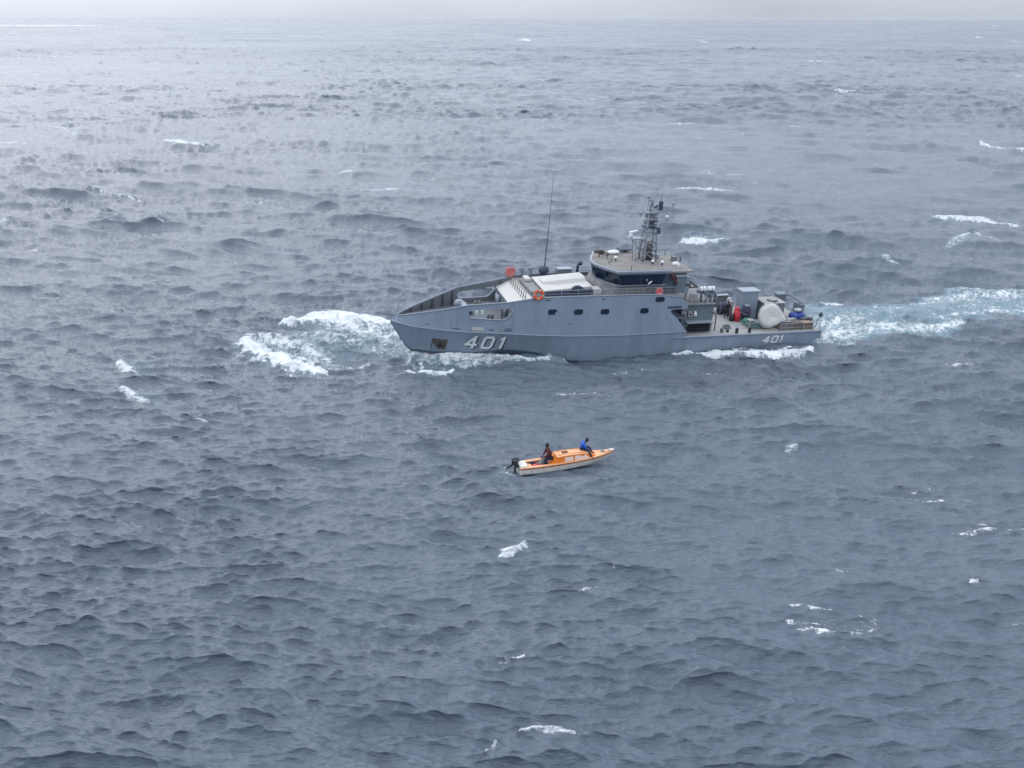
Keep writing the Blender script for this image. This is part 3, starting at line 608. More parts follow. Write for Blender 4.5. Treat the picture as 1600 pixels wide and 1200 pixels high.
    # recess slot and small vents on the side
    def plate(x0, x1, z0, z1, nm, mt, f=side_y, d=.02):
        pts = [(x0, z0), (x1, z0), (x1, z1), (x0, z1)]
        MB().loft([[(x, f(x, z) - .05, z) for x, z in pts], [(x, f(x, z) + d, z) for x, z in pts]]).build(nm, [mt], sh)
    plate(14.65, 16.0, 4.42, 4.64, 'vent_slot', DKBLUE)
    plate(32.55, 33.5, 2.85, 3.15, 'white_patch', WHITE, d=.012)
    for x0, x1, z0, z1 in ((31.7, 32.1, 2.9, 2.98), (30.2, 30.75, 3.02, 3.1), (30.1, 30.85, 2.86, 2.94), (22.0, 22.25, 5.42, 5.52), (26.9, 27.3, 5.5, 5.6), (37.0, 37.3, 3.1, 3.17), (25.0, 25.15, 3.35, 3.45), (34.5, 35.1, 2.88, 2.95)):
        plate(x0, x1, z0, z1, 'vent_slot' if z1 - z0 > .075 else 'drain_slot', DKBLUE)
    # anchor recess with the anchor
    ring = [(36.72, 1.78), (35.45, 1.78), (35.6, .72), (36.8, .62)]
    MB().loft([[(x, hull_y(x, z) - .02, z) for x, z in ring], [(x, hull_y(x, z) + .055, z) for x, z in ring], [(36.1 + (x - 36.1) * .86, hull_y(x, z) + .05, 1.22 + (z - 1.22) * .86) for x, z in ring], [(36.1 + (x - 36.1) * .86, hull_y(x, z) + .035, 1.22 + (z - 1.22) * .86) for x, z in ring]], 0, True, True).build('anchor_recess', [RUST], sh)
    hp = lambda x, z, d: (x, hull_y(x, z) + d, z)
    MB().tube([hp(36.1, 1.6, .08), hp(36.1, .95, .12)], .07, 0, 6).tube([hp(36.5, 1.15, .1), hp(36.1, .88, .14), hp(35.75, 1.15, .1)], [.04, .08, .04], 0, 6).build('anchor', [DARK], sh)
    # hull numbers
    def strokes(segs, w, d, mi, b, ox=0, oz=0, f=hull_y, x0=0, z0=0, sx=1, sz=1, shear=.22):
        for (a0, c0), (a1, c1) in segs:
            L = math.hypot((a1 - a0) * sx, (c1 - c0) * sz); ux, uz = (a1 - a0) * sx / L, (c1 - c0) * sz / L; nx, nz = -uz, ux
            m = max(1, int(L / .25)); pts = []
            for i in range(m + 1):
                e_ = (i / m) * (L + w * .7) - w * .35
                for s_ in (-.5, .5):
                    px_ = a0 * sx + ux * e_ + nx * w * s_; pz_ = c0 * sz + uz * e_ + nz * w * s_
                    X_ = x0 - px_ - shear * pz_ + ox; Z_ = z0 + pz_ + oz; pts.append((X_, f(X_, Z_) + d, Z_))
            b.add(pts, [(2 * i, 2 * i + 1, 2 * i + 3, 2 * i + 2) for i in range(m)], mi)
    D4 = [((.72, 0), (.72, 1)), ((.72, 1), (0, .30)), ((0, .28), (1.0, .28))]
    D0 = [((.15, 0), (.75, 0)), ((.9, .15), (.9, .85)), ((.75, 1), (.15, 1)), ((0, .85), (0, .15)), ((.15, 0), (0, .15)), ((.75, 0), (.9, .15)), ((.9, .85), (.75, 1)), ((.15, 1), (0, .85))]
    D1 = [((.3, 0), (.3, 1)), ((.3, 1), (.05, .88))]
    def number(xs_, z0, sx, sz, w, nm, sh_off):
        b = MB()
        for D, x0 in zip((D4, D0, D1), xs_):
            strokes(D, w * 1.12, .012, 1, b, -sh_off, -sh_off * .8, x0=x0, z0=z0, sx=sx, sz=sz)
            strokes(D, w, .024, 0, b, x0=x0, z0=z0, sx=sx, sz=sz)
        b.build(nm, [NUMW, NUMB], sh, recalc=False)
    number((33.98, 32.58, 31.22), 1.06, .84, 1.14, .245, 'hull_number', .10)
    number((6.08, 5.18, 4.38), .76, .60, .6, .135, 'hull_number', .03)
    # wheelhouse
    def outline(pts, z): return [(x, y, z) for x, y in pts] + [(x, -y, z) for x, y in pts[::-1]]
    base = [(16.2, 2.7), (20.6, 2.7), (21.7, 1.7), (22.0, .6)]
    MB().loft([outline([(16.2, 2.75), (20.7, 2.75), (22.1, 1.9), (22.6, .6)], 5.5), outline(base, 6.42)]).build('wheelhouse_base', [mat('wheelhouse_base_grey', (.185, .195, .205), .6, dirt=(.2, .17, .14, .4))], sh)
    wh = MB().loft([outline([(16.15, 3.0), (20.55, 3.0), (21.42, 1.6), (21.8, .45)], 6.40), outline([(16.15, 3.02), (20.55, 3.02), (21.42, 1.62), (21.82, .45)], 6.52),
                    outline([(16.0, 3.24), (20.75, 3.24), (21.6, 1.7), (22.0, .5)], 7.52), outline([(15.95, 3.3), (20.85, 3.3), (21.7, 1.75), (22.1, .55)], 7.66)]); wh.m[8:16] = [1] * 8; wh = wh.build('wheelhouse', [GREYLT, DKBLUE], sh)
    lo = [(16.5, 3.02), (18.6, 3.02), (20.5, 3.02), (21.38, 1.6), (21.78, .45), (21.78, -.45), (21.38, -1.6), (20.5, -3.02), (18.6, -3.02), (16.5, -3.02)]
    hi = [(16.3, 3.24), (18.6, 3.24), (20.72, 3.24), (21.58, 1.7), (21.98, .5), (21.98, -.5), (21.58, -1.7), (20.72, -3.24), (18.6, -3.24), (16.3, -3.24)]
    for i in range(9):
        a0, a1, c0, c1 = Vector((*lo[i], 6.54)), Vector((*lo[i + 1], 6.54)), Vector((*hi[i], 7.5)), Vector((*hi[i + 1], 7.5))
        d = ((a1 - a0).cross(c0 - a0)).normalized()
        if d.dot(Vector((a0.x - 18.5, a0.y, 0))) < 0: d = -d
        g = .03
        q = [a0.lerp(a1, g), a0.lerp(a1, 1 - g), c0.lerp(c1, 1 - g), c0.lerp(c1, g)]
        MB().loft([[p - d * .03 for p in q], [p + d * .05 for p in q]]).build('window', [GLASS], wh)
    rp = [(15.9, 3.35), (20.88, 3.38), (21.62, 1.95), (22.15, .6)]
    bevel(MB().loft([outline(rp, 7.67), outline(rp, 7.86)]).build('roof_edge', [GREYLT], sh), .03)
    rq = [(15.9, 3.18), (20.78, 3.2), (21.48, 1.85), (21.98, .55)]
    MB().loft([outline(rq, 7.84), outline(rq, 7.885)]).build('roof', [DECKTAN], sh)
    MB().box(13.4, 15.9, -2.9, 2.6, 7.35, 7.5).build('aft_roof', [DECKTAN], sh)
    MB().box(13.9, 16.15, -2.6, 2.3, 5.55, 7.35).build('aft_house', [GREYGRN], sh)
    MB().loft([[(16.0, 3.1, 7.62), (16.0, 2.3, 7.62), (15.95, 2.3, 7.58), (15.95, 3.1, 7.58)], [(14.9, 3.1, 6.45), (14.9, 2.3, 6.45), (14.85, 2.3, 6.41), (14.85, 3.1, 6.41)]]).build('faded_awning', [PINKR], sh)
    b = MB(); b.box(14.15, 15.0, 2.0, 2.75, 5.55, 7.05).box(14.05, 15.1, 1.9, 2.85, 7.05, 7.14, 1); b.build('exhaust_box', [GREYGRN, GREYLT], sh)
    # roof fittings
    b = MB(); b.tube([(17.9, -2.9, 7.88), (17.9, -2.9, 8.1)], .12, 0, 8).box(17.4, 18.6, -3.3, -2.5, 8.08, 8.2); b.build('radome_mount', [DKBLUE], sh)
    MB().ball((19.3, -2.2, 8.05), (.62, .36, .2), 0, 14, 5).build('white_dome', [NUMW], sh)
    for x, y in ((19.9, 0.0), (16.9, 1.4), (16.15, 1.75)):
        f = MB().tube([(x, y, 7.88), (x, y, 8.08)], .07, 0, 7).build('small_dome_post', [DARK], sh)
        MB().ball((x, y, 8.16), .15, 0, 10, 5, -.6).build('small_dome', [NUMW], f)
    b = MB(); b.tube([(21.0, -1.4, 7.88), (21.0, -1.4, 8.35)], .05, 0, 6).tube([(21.5, -1.2, 8.42), (20.6, -1.6, 8.36)], [.16, .13], 0, 9).tube([(20.5, -.6, 7.88), (20.5, -.6, 8.25)], .04, 0, 6); b.ball((20.5, -.6, 8.33), .16); b.build('search_light', [RUST], sh)
    b = MB(); b.tube([(20.9, .8, 7.88), (20.3, .2, 8.1), (20.0, -1.0, 8.15), (20.4, -2.3, 8.1)], .04, 0, 5).box(20.2, 20.7, -2.6, -2.1, 7.88, 8.2); b.build('roof_cabling', [RUST], sh)
    MB().tube([(19.6, 3.1, 7.88), (19.6, 3.1, 8.3)], .03, 0, 5).build('roof_stanchion', [DARK], sh)
    MB().box(18.1, 18.14, 3.25, 3.3, 6.9, 7.1).tube([(17.95, 3.25, 6.62), (17.65, 3.3, 6.9)], [.1, .05], 0, 6).build('window_wiper', [NUMW], wh)
    b = MB()
    for x in (16.0, 14.9, 13.9): b.tube([(x, -2.8, 7.5), (x, -2.8, 8.0)], .03, 0, 5)
    b.tube([(16.3, -2.8, 8.0), (13.5, -2.8, 8.0)], .03, 0, 5); b.build('roof_rail', [DKBLUE], sh)
    MB().box(15.0, 15.5, -2.2, -1.6, 7.5, 7.9).build('roof_locker', [GREYLT], sh); MB().box(13.7, 14.1, -1.0, -.5, 7.5, 7.95).build('roof_locker', [GREYIN], sh)
    MB().tube([(13.6, 0, 7.5), (13.6, 0, 8.1)], .05, 0, 6).build('roof_vent', [DARK], sh); MB().tube([(14.6, 1.8, 7.5), (14.2, 1.2, 7.85)], .08, 0, 6).build('roof_horn', [WHITE], sh); MB().ball((14.3, .6, 7.6), (.35, .25, .22)).build('roof_dome', [NUMW], sh)
    # mast
    T = Matrix.Translation
    ms = MB(); rake = lambda z: 16.85 + (z - 7.9) * .012
    legs = []
    for dx, dy in ((.62, .5), (.62, -.5), (-.62, .5), (-.62, -.5)):
        f = lambda z, dx=dx, dy=dy: (rake(z) + dx * (1 - .35 * (z - 7.9) / 4.4), dy * (1 - .35 * (z - 7.9) / 4.4), z)
        legs.append(f); ms.tube([f(7.88), f(12.3)], .07, 0, 6)
    zs = [7.9, 8.7, 9.5, 10.3, 11.1, 11.7, 12.3]
    for i, z in enumerate(zs):
        for a, c in ((0, 1), (1, 3), (3, 2), (2, 0)):
            ms.tube([legs[a](z), legs[c](z)], .042, 0, 5)
            if i < len(zs) - 1: ms.tube([legs[a](z), legs[c](zs[i + 1])], .036, 0, 5)
    mast = ms.build('mast', [STEEL], sh)
    MB().tube([(16.75, 0, 7.88), (16.8, 0, 9.5)], [.3, .26], 0, 10).build('mast_trunk', [RUST], mast)
    MB().box(16.6, 16.95, -.25, .25, 10.95, 11.5).box(16.2, 17.5, -.55, .55, 10.85, 10.93).box(16.15, 16.4, .3, .6, 10.4, 10.85).build('mast_platform', [DKBLUE], mast)
    MB().box(16.25, 17.75, -.6, .6, 11.62, 11.68).box(16.3, 17.5, -.5, .5, 12.2, 12.27).box(15.4, 17.3, -.06, .06, 12.72, 12.78).build('mast_platform', [STEEL], mast)
    MB().box(16.65, 17.15, -.25, .25, 11.7, 12.15).tube([(16.5, .3, 11.7), (16.5, .3, 13.3)], .05, 0, 6).tube([(17.25, -.3, 11.7), (17.2, -.3, 13.1)], .045, 0, 6).tube([(16.5, .3, 12.5), (17.2, -.3, 12.9)], .03, 0, 5).tube([(17.05, 0, 12.2), (17.05, 0, 13.8)], [.1, .05], 0, 6).tube([(17.3, 0, 13.2), (16.9, 0, 13.3), (16.9, 0, 12.8)], .07, 0, 6).build('mast_head', [STEEL], mast)
    MB().box(16.0, 16.3, -.2, .2, 12.4, 13.2).tube([(16.1, 0, 13.0), (16.75, 0, 12.6)], .12, 0, 6).build('antenna_box', [DKBLUE], mast)
    for p in ((17.95, 0, 12.15), (15.4, 0, 11.75), (14.95, 0, 12.95), (17.4, 0, 13.55)):
        f = MB().tube([(p[0], 0, p[2] - .3), (p[0], 0, p[2])], .04, 0, 5).tube([(p[0], 0, p[2] - .3), (16.8, 0, p[2] - .42)], .03, 0, 5).build('antenna_arm', [STEEL], mast)
        MB().ball((p[0], p[1], p[2] + .04), (.16, .16, .13), 0, 10, 5, -.6).build('antenna_dome', [GREYLT if p[2] > 12 else NUMW], f)
    MB().tube([(16.2, 0, 12.7), (16.0, 0, 14.85)], [.035, .015], 0, 5).build('whip_antenna', [STEEL], mast)
    MB().loop([(15.5, .1, 11.0), (15.0, .1, 11.05), (14.9, .1, 12.0), (15.1, .1, 12.15)], .022).tube([(15.5, .1, 11.1), (16.2, .1, 11.2)], .03, 0, 5).tube([(14.2, 0, 12.35), (16.3, 0, 12.7)], .03, 0, 5).build('loop_antenna', [STEEL], mast)
    # forward radar bracket
    b = MB()
    P = [(18.7, .4, 9.9), (18.7, -.4, 9.9), (17.5, .4, 9.9), (17.5, -.4, 9.9)]
    b.box(17.4, 18.9, -.45, .45, 9.88, 9.95)
    for sg in (.42, -.42):
        b.tube([(18.15, sg, 7.88), (18.3, sg, 9.9)], .04, 0, 5).tube([(17.6, sg, 7.88), (17.6, sg, 9.9)], .035, 0, 5).tube([(18.2, sg, 8.5), (17.3, sg, 9.3)], .025, 0, 5).tube([(18.6, sg, 9.9), (17.4, sg, 8.5)], .03, 0, 5).tube([(18.2, sg, 7.95), (17.4, sg, 8.9)], .02, 0, 5)
    b.tube([(17.9, .45, 9.95), (17.95, .45, 10.6)], .02, 0, 5); rb = b.build('radar_bracket', [STEEL], mast)
    MB().ball((18.65, 0, 10.15), (.2, .2, .2), 0, 10, 5).tube([(18.65, 0, 10.2), (18.55, 0, 10.4)], .06).build('radar_gearbox', [NUMW], rb)
    MB().box(17.9, 18.95, -.1, .1, 10.42, 10.56, 0, .5).build('radar_scanner', [NUMW], rb)
    # tall whip antenna on the far rail
    wb = MB().ball((25.6, -3.25, 6.25), (.5, .42, .42), 0, 14, 8).tube([(25.6, -3.25, 5.7), (25.6, -3.25, 6.1)], .07).build('antenna_base', [DKBLUE], sh)
    MB().tube([(25.55, -3.25, 6.3), (25.35, -3.25, 10.5), (25.2, -3.25, 15.2)], [.055, .035, .014], 0, 6).build('tall_whip_antenna', [DKBLUE], wb)
    # davit frames, locker and cowl on the far side
    for x in (27.6, 26.75):
        MB().bar((x, -3.4, 5.5), (x, -3.4, 6.3), .1).bar((x + .3, -3.4, 6.32), (x - .25, -3.4, 6.32), .12).bar((x + .25, -3.4, 6.25), (x, -3.4, 5.9), .06).build('davit_frame', [GREYIN], sh)
    b = MB(); b.box(23.0, 24.3, -3.6, -2.9, 5.55, 6.3).box(22.95, 24.35, -3.65, -2.85, 6.3, 6.37, 1); b.build('side_locker', [GREYIN, GREYLT], sh)
    MB().tube([(22.3, -3.3, 5.55), (22.3, -3.3, 6.5), (22.15, -3.3, 6.75), (21.95, -3.2, 6.8)], [.13, .13, .2, .26], 0, 9).build('cowl_vent', [DKBLUE], sh)
    # bollards, winch and gear on the bow deck
    for x, y in ((31.9, -1.9), (31.5, 1.7), (34.8, 0.4)):
        MB().tube([(x, y, 3.45), (x, y, 3.9)], .12, 0, 9).tube([(x + .35, y, 3.45), (x + .35, y, 3.9)], .12, 0, 9).tube([(x - .15, y, 3.72), (x + .5, y, 3.72)], .05).build('bollard', [GREYIN], sh)
    b = MB(); b.box(33.0, 34.2, -.7, .5, 3.45, 3.75).tube([(33.6, -.7, 4.0), (33.6, .6, 4.0)], [.3, .3], 1, 12).ball((33.9, -1.1, 4.0), (.5, .35, .4), 1); b.build('anchor_winch', [DKBLUE, GREEN if False else GREYLT], sh)
    for y in (-1.8, -1.3, .9, 1.5): MB().tube([(30.3, y, 3.6), (30.3, y, 4.55)], .16, 0, 9).build('gas_bottle', [GREYLT], sh)
    for x in (33.1, 32.6): MB().tube([(x, 2.55, 4.1), (x, 2.55, 4.45)], .09, 0, 8).ball((x, 2.55, 4.45), .13).build('roller_fairlead', [NUMW], sh)
    MB().tube([(31.0, 3.05, 3.9), (31.0, 3.05, 4.75)], .07, 0, 7).tube([(30.6, 3.05, 3.9), (30.7, 3.0, 4.6)], .05, 0, 7).build('fairlead_post', [DKBLUE], sh)
    MB().tube([(38.9, -.2, 3.5), (39.0, -.2, 4.5)], .02, 0, 5).build('jackstaff', [GREYLT], sh)
    # structure behind the wheelhouse
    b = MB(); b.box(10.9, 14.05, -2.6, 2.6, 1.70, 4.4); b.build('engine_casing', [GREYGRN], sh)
    b = MB(); b.box(14.0, 15.9, -3.5, 3.4, 3.46, 3.52).box(15.6, 15.68, -3.5, 3.5, 3.52, 5.5); b.build('recess_bulkhead', [DKBLUE], sh)
    MB().box(10.9, 14.05, -2.95, 2.95, 4.4, 4.48).build('casing_top', [DECKGRY], sh)
    MB().box(11.0, 13.7, 2.6, 3.3, 2.75, 2.82).build('side_shelf', [GREYLT], sh)
    b = MB()
    for k in range(4): b.box(11.2, 13.5 - .12 * k, 2.61, 2.9, 1.85 + .22 * k, 1.95 + .22 * k)
    b.box(11.2, 12.3, 2.6, 2.75, 1.75, 2.72); b.build('louvre', [DARK], sh)
    for x0, x1 in ((13.1, 13.5), (13.7, 14.15)):
        f = MB().box(x0, x1, 2.6, 2.85, 3.25, 3.75).build('hose_box', [PALE], sh); MB().tube([((x0 + x1) / 2, 2.84, 3.5), ((x0 + x1) / 2, 2.88, 3.5)], .1, 0, 9).build('hose_reel', [DARK], f)
    MB().tube([(12.75, 2.72, 3.3), (12.75, 2.72, 3.75)], [.2, .07], 0, 9).build('deck_lamp', [NUMW], sh)
    b = MB()
    for x in (11.0, 12.0, 13.0, 14.0): b.tube([(x, 2.9, 4.48), (x, 2.9, 5.4)], .022, 0, 5).tube([(x, -2.9, 4.48), (x, -2.9, 5.4)], .022, 0, 5)
    for s_ in (2.9, -2.9):
        for z in (4.95, 5.4): b.tube([(11, s_, z), (14, s_, z)], .02, 0, 5)
    for y in np.linspace(-2.9, 2.9, 6): b.tube([(10.95, y, 4.48), (10.95, y, 5.4)], .022, 0, 5)
    b.tube([(10.95, -2.9, 5.4), (10.95, 2.9, 5.4)], .02, 0, 5); b.build('casing_handrail', [GREYLT], sh)
    MB().box(12.55, 13.3, 2.2, 2.3, 4.5, 5.25).build('notice_board', [PALE], sh)
    MB().bar((13.2, 1.2, 4.48), (13.2, 1.2, 6.3), .12).bar((13.2, 1.2, 6.3), (12.2, 1.4, 5.6), .14).bar((12.2, 1.4, 5.6), (13.1, 1.2, 5.5), .1).box(12.9, 13.5, .6, 1.4, 5.6, 6.1).build('boat_crane', [RUST], sh)
    b = MB().box(13.3, 13.95, 1.2, 1.9, 6.1, 6.75).box(13.35, 13.9, 1.25, 1.95, 5.2, 5.8); b.build('equipment_box', [GREYLT], sh)
    fr = MB(); fr.box(10.7, 12.4, 1.6, 2.5, 5.28, 5.36)
    for x in (10.8, 12.3): fr.tube([(x, 1.7, 4.45), (x, 1.7, 5.3)], .04, 0, 5).tube([(x, 2.4, 4.45), (x, 2.4, 5.3)], .04, 0, 5)
    fr.build('raft_rack', [DKBLUE], sh)
    for x in (12.0, 11.15):
        pts = [(x + .22, 2.45, 5.25), (x + .24, 2.5, 4.75), (x + .12, 2.5, 4.42), (x - .12, 2.5, 4.42), (x - .24, 2.5, 4.75), (x - .2, 2.45, 5.25)]
        MB().tube(pts, .06, 0, 7).build('hanging_hose', [DARK], sh)
    MB().tube([(11.0, 2.65, 3.5), (10.75, 2.7, 3.45), (10.6, 2.7, 3.0), (10.6, 2.7, 1.75)], .05, 0, 7).build('vertical_hose', [DARK], sh)
    b = MB()
    for x in (10.0, 9.4): b.tube([(x, 3.0, 1.7), (x, 3.0, 2.05)], .13, 0, 9)
    b.tube([(9.25, 3.0, 1.95), (10.15, 3.0, 1.95)], .06); b.build('stern_bollard', [DARK], sh)
    # stern rails
    def rail(pts, z0=1.7, h=1.0, nm='stern_rail', mt=GREYLT):
        b = MB()
        for x, y in pts: b.tube([(x, y, z0), (x, y, z0 + h)], .025, 0, 5)
        for z in (z0 + h, z0 + h * .5): b.tube([(x, y, z) for x, y in pts], .02, 0, 5)
        b.build(nm, [mt], sh)
    rail([(x, -3.7) for x in (.3, 1.8, 3.3, 4.8, 6.3, 7.8, 9.3, 10.8)]); rail([(.15, y) for y in (-3.6, -2.2, -.8, .6, 2.0, 3.6)]); rail([(.2, 3.7), (1.0, 3.7)])
    rail([(10.4, 3.7), (9.0, 3.7), (7.7, 3.7)]); rail([(4.4, 3.72), (3.2, 3.72), (2.0, 3.72), (.9, 3.7)], h=.8)
    MB().tube([(-.05, 2.6, 1.6), (-.3, 2.6, 2.7)], .04, 0, 5).ball((-.42, 2.6, 2.85), (.2, .2, .25)).build('stern_light', [DKBLUE], sh)
    # aft structures fixed to the deck
    b = MB().box(5.0, 6.7, -.95, .1, 1.7, 4.5).box(4.9, 6.8, -1.05, .2, 4.5, 4.61, 1); b.build('ventilator_house', [GREY, GREYLT], sh)
    MB().loft([[(2.55, -.9, 1.7), (4.75, -.9, 1.7), (4.75, 1.0, 1.7), (2.55, 1.0, 1.7)], [(2.6, -.85, 3.55), (4.7, -.85, 3.55), (4.7, .95, 3.5), (2.6, .95, 3.5)]]).box(2.5, 4.8, -.95, 1.05, 3.55, 3.62, 1).build('stern_locker', [GREYGRN, PALE], sh)
    cr = MB().box(1.6, 2.4, -1.3, -.5, 1.7, 3.9).box(1.4, 2.6, -1.4, -.4, 3.9, 3.98).build('crane_post', [GREYGRN], sh)
    MB().loft([[(1.6, -.9, 4.1), (1.6, -.7, 4.1), (1.6, -.7, 3.85), (1.6, -.9, 3.85)], [(-.1, -.3, 3.15), (-.1, -.1, 3.15), (-.1, -.1, 2.95), (-.1, -.3, 2.95)]]).build('crane_jib', [GREYLT], cr)
    MB().box(-.15, .4, -.9, .2, 2.0, 3.05).build('crane_winch', [GREYGRN], cr)
    MB().box(6.6, 7.9, -3.0, -2.7, 2.1, 3.3).box(6.6, 7.9, -3.05, -2.6, 3.3, 3.36, 1).box(8.2, 10.6, -3.5, -3.4, 1.7, 3.6).build('spray_screen', [GREYIN, GREYLT], sh)
    return sh
build_ship()

# ------------------------------------------------------------------ people: one skinned body, clothes and hair as parts
def skin_mesh(name, J, chains, radii, m, parent, sub=1, root='pelvis'):
    me = bpy.data.meshes.new(name); idx = {}; vs = []; es = []
    for ch in chains:
        for a in ch:
            if a not in idx: idx[a] = len(vs); vs.append(J[a])
        for a, b_ in zip(ch, ch[1:]): es.append((idx[a], idx[b_]))
    me.from_pydata([tuple(v) for v in vs], es, []); me.materials.append(m)
    o = bpy.data.objects.new(name, me); scn.collection.objects.link(o); o.parent = parent
    md = o.modifiers.new('skin', 'SKIN'); md.use_smooth_shade = True
    lay = me.skin_vertices[0].data if me.skin_vertices else None
    if lay is None:
        bm = bmesh.new(); bm.from_mesh(me); bm.verts.layers.skin.verify(); bm.to_mesh(me); bm.free(); lay = me.skin_vertices[0].data
    for a, i in idx.items():
        r = radii[a]; lay[i].radius = r if isinstance(r, tuple) else (r, r); lay[i].use_root = (a == root) or (root not in idx and i == 0)
    s_ = o.modifiers.new('sub', 'SUBSURF'); s_.levels = sub; s_.render_levels = sub
    return o
def hand(J, R, side, w, d, out):
    """palm, five unequal bent fingers; d = direction of the hand, out = thumb side"""
    d = Vector(d).normalized(); out = Vector(out); out = (out - d * out.dot(d)).normalized(); nrm = d.cross(out)
    W_ = Vector(w); p = 'palm' + side; J[p] = W_ + d * .07; R[p] = (.038, .022); ch = []
    for k, (o_, l) in enumerate(((.03, .075), (.01, .085), (-.011, .078), (-.031, .06))):
        a, b_, c = f'f{k}a{side}', f'f{k}b{side}', f'f{k}c{side}'
        J[a] = W_ + d * .10 + out * o_; J[b_] = J[a] + d * l * .55 + nrm * .012; J[c] = J[b_] + (d * .7 + nrm * .7) * l * .45
        R[a], R[b_], R[c] = .010, .009, .007; ch.append([p, a, b_, c])
    a, b_ = f'ta{side}', f'tb{side}'; J[a] = W_ + d * .05 + out * .045; J[b_] = J[a] + (d * .8 + out * .5 + nrm * .2) * .045; R[a], R[b_] = .011, .009; ch.append([p, a, b_])
    return p, ch
def person(M, label, P, top, bottom, group=None, bulk=1.38):
    """P: joint positions in local metres, x = the way the person faces"""
    t = empty('person', M, label, 'person', group)
    J = {k: Vector(v) for k, v in P.items()}
    J['spine'] = J['pelvis'].lerp(J['chest'], .5); hd = (J['head'] - J['neck']).normalized()
    face = Vector(P.get('face', (1, 0, 0))); face = (face - hd * face.dot(hd)).normalized()
    J['skull'] = J['head'] + hd * .07; J['nose'] = J['head'] + face * .115 - hd * .005; J['chin'] = J['head'] - hd * .07 + face * .05
    R = dict(pelvis=(.15, .12), spine=(.135, .105), chest=(.165, .115), neck=.055, head=(.085, .095), skull=.07, nose=.018, chin=.045)
    for s_ in 'LR':
        R.update({'sh' + s_: .062, 'el' + s_: .042, 'wr' + s_: .028, 'hip' + s_: .09, 'kn' + s_: .062, 'an' + s_: .042, 'to' + s_: .035})
    chains = [['pelvis', 'spine', 'chest', 'neck', 'head', 'skull'], ['head', 'nose'], ['head', 'chin']]
    for s_ in 'LR':
        d = J['wr' + s_] - J['el' + s_]
        p, hc = hand(J, R, s_, J['wr' + s_], d, face)
        chains += [['chest', 'sh' + s_, 'el' + s_, 'wr' + s_, p], ['pelvis', 'hip' + s_, 'kn' + s_, 'an' + s_, 'to' + s_]] + hc
    skin_mesh('body', J, chains, R, SKIN, t)
    g = lambda k, f: tuple(x * f for x in R[k]) if isinstance(R[k], tuple) else R[k] * f
    RT_ = {k: g(k, bulk) for k in R}; J2 = dict(J); J2['collar'] = J['chest'].lerp(J['neck'], .6); RT_['collar'] = .085
    for s_ in 'LR': J2['cuff' + s_] = J['el' + s_].lerp(J['wr' + s_], .85); RT_['cuff' + s_] = .04; RT_['sh' + s_] = .10; RT_['el' + s_] = .07
    J2['hem'] = J['pelvis'].lerp(J['spine'], .1); RT_['hem'] = (.175, .14)
    skin_mesh('jacket', J2, [['hem', 'spine', 'chest', 'collar']] + [['chest', 'sh' + s_, 'el' + s_, 'cuff' + s_] for s_ in 'LR'], RT_, top, t, root='hem')
    RB = dict(RT_); 
    for s_ in 'LR': J2['leg' + s_] = J['kn' + s_].lerp(J['an' + s_], .85); RB['leg' + s_] = .062; RB['kn' + s_] = .095; RB['hip' + s_] = .12
    RB['pelvis'] = (.165, .135)
    skin_mesh('trousers', J2, [['pelvis', 'hip' + s_, 'kn' + s_, 'leg' + s_] for s_ in 'LR'], RB, bottom, t)
    hb = MB(); c = J['head'] + hd * .045 - face * .02; hb.ball(tuple(c), (.105, .10, .115), 0, 12, 6, -.35); hb.build('hair', [HAIR], t)
    return t

# ------------------------------------------------------------------ things standing on, hung from or lashed to the patrol boat
def lifebuoy(x, y, z, R, label, m, m2, sgn=1):
    t = ship_thing('lifebuoy', label, 'lifebuoy', x, y, z, 'lifebuoys on the patrol boat rails')
    MB().torus((0, 0, 0), R * .72, R * .27, 'y', 0, 24, 8, 1).build('ring', [m, m2], t)
    MB().loft([[(R * .45 * math.cos(a), dy, R * .45 * math.sin(a)) for a in np.linspace(0, 2 * math.pi, 12, endpoint=False)] for dy in (-.05, .03)]).build('holder', [PALE if sgn > 0 else m], t)
    MB().loop([(R * 1.02 * math.cos(a), .04, R * 1.02 * math.sin(a)) for a in np.linspace(0, 2 * math.pi, 16, endpoint=False)], .015).build('grab_line', [GREYLT], t)
lifebuoy(28.0, 3.56, 6.08, .50, 'orange lifebuoy with pale centre on the near rail beside the white sloping deckhouse front', ORNG, WHITE)
lifebuoy(28.75, -3.35, 6.10, .52, 'faded pink lifebuoy on the far rail beyond the white sloping deckhouse front', PINKR, PALE, -1)
lifebuoy(16.95, 3.52, 6.0, .36, 'small red lifebuoy on the near rail below the wheelhouse windows', PINKR, RED, -1)

def blob(b, outline_pts, y0, thick, mi=0, n=5, seed=1, dish=0.0):
    r_ = random.Random(seed); cx = sum(p[0] for p in outline_pts) / len(outline_pts); cz = sum(p[1] for p in outline_pts) / len(outline_pts)
    # closed cloth-like shell built from shrinking rings on both faces
    rings = []
    ks = [(.02, 1), (.3, .97), (.55, .86), (.78, .66), (.93, .38), (1, 0), (.93, -.38), (.7, -.75), (.35, -.95), (.02, -1)]
    for k, h in ks:
        rings.append([(cx + (x - cx) * k + r_.uniform(-.03, .03), y0 + thick * h + (-dish * (1 - k) ** 1.2 if h > 0 else 0) + r_.uniform(-.035, .035), cz + (z - cz) * k + r_.uniform(-.03, .03)) for x, z in outline_pts])
    b.loft(rings, mi, True, True, True)
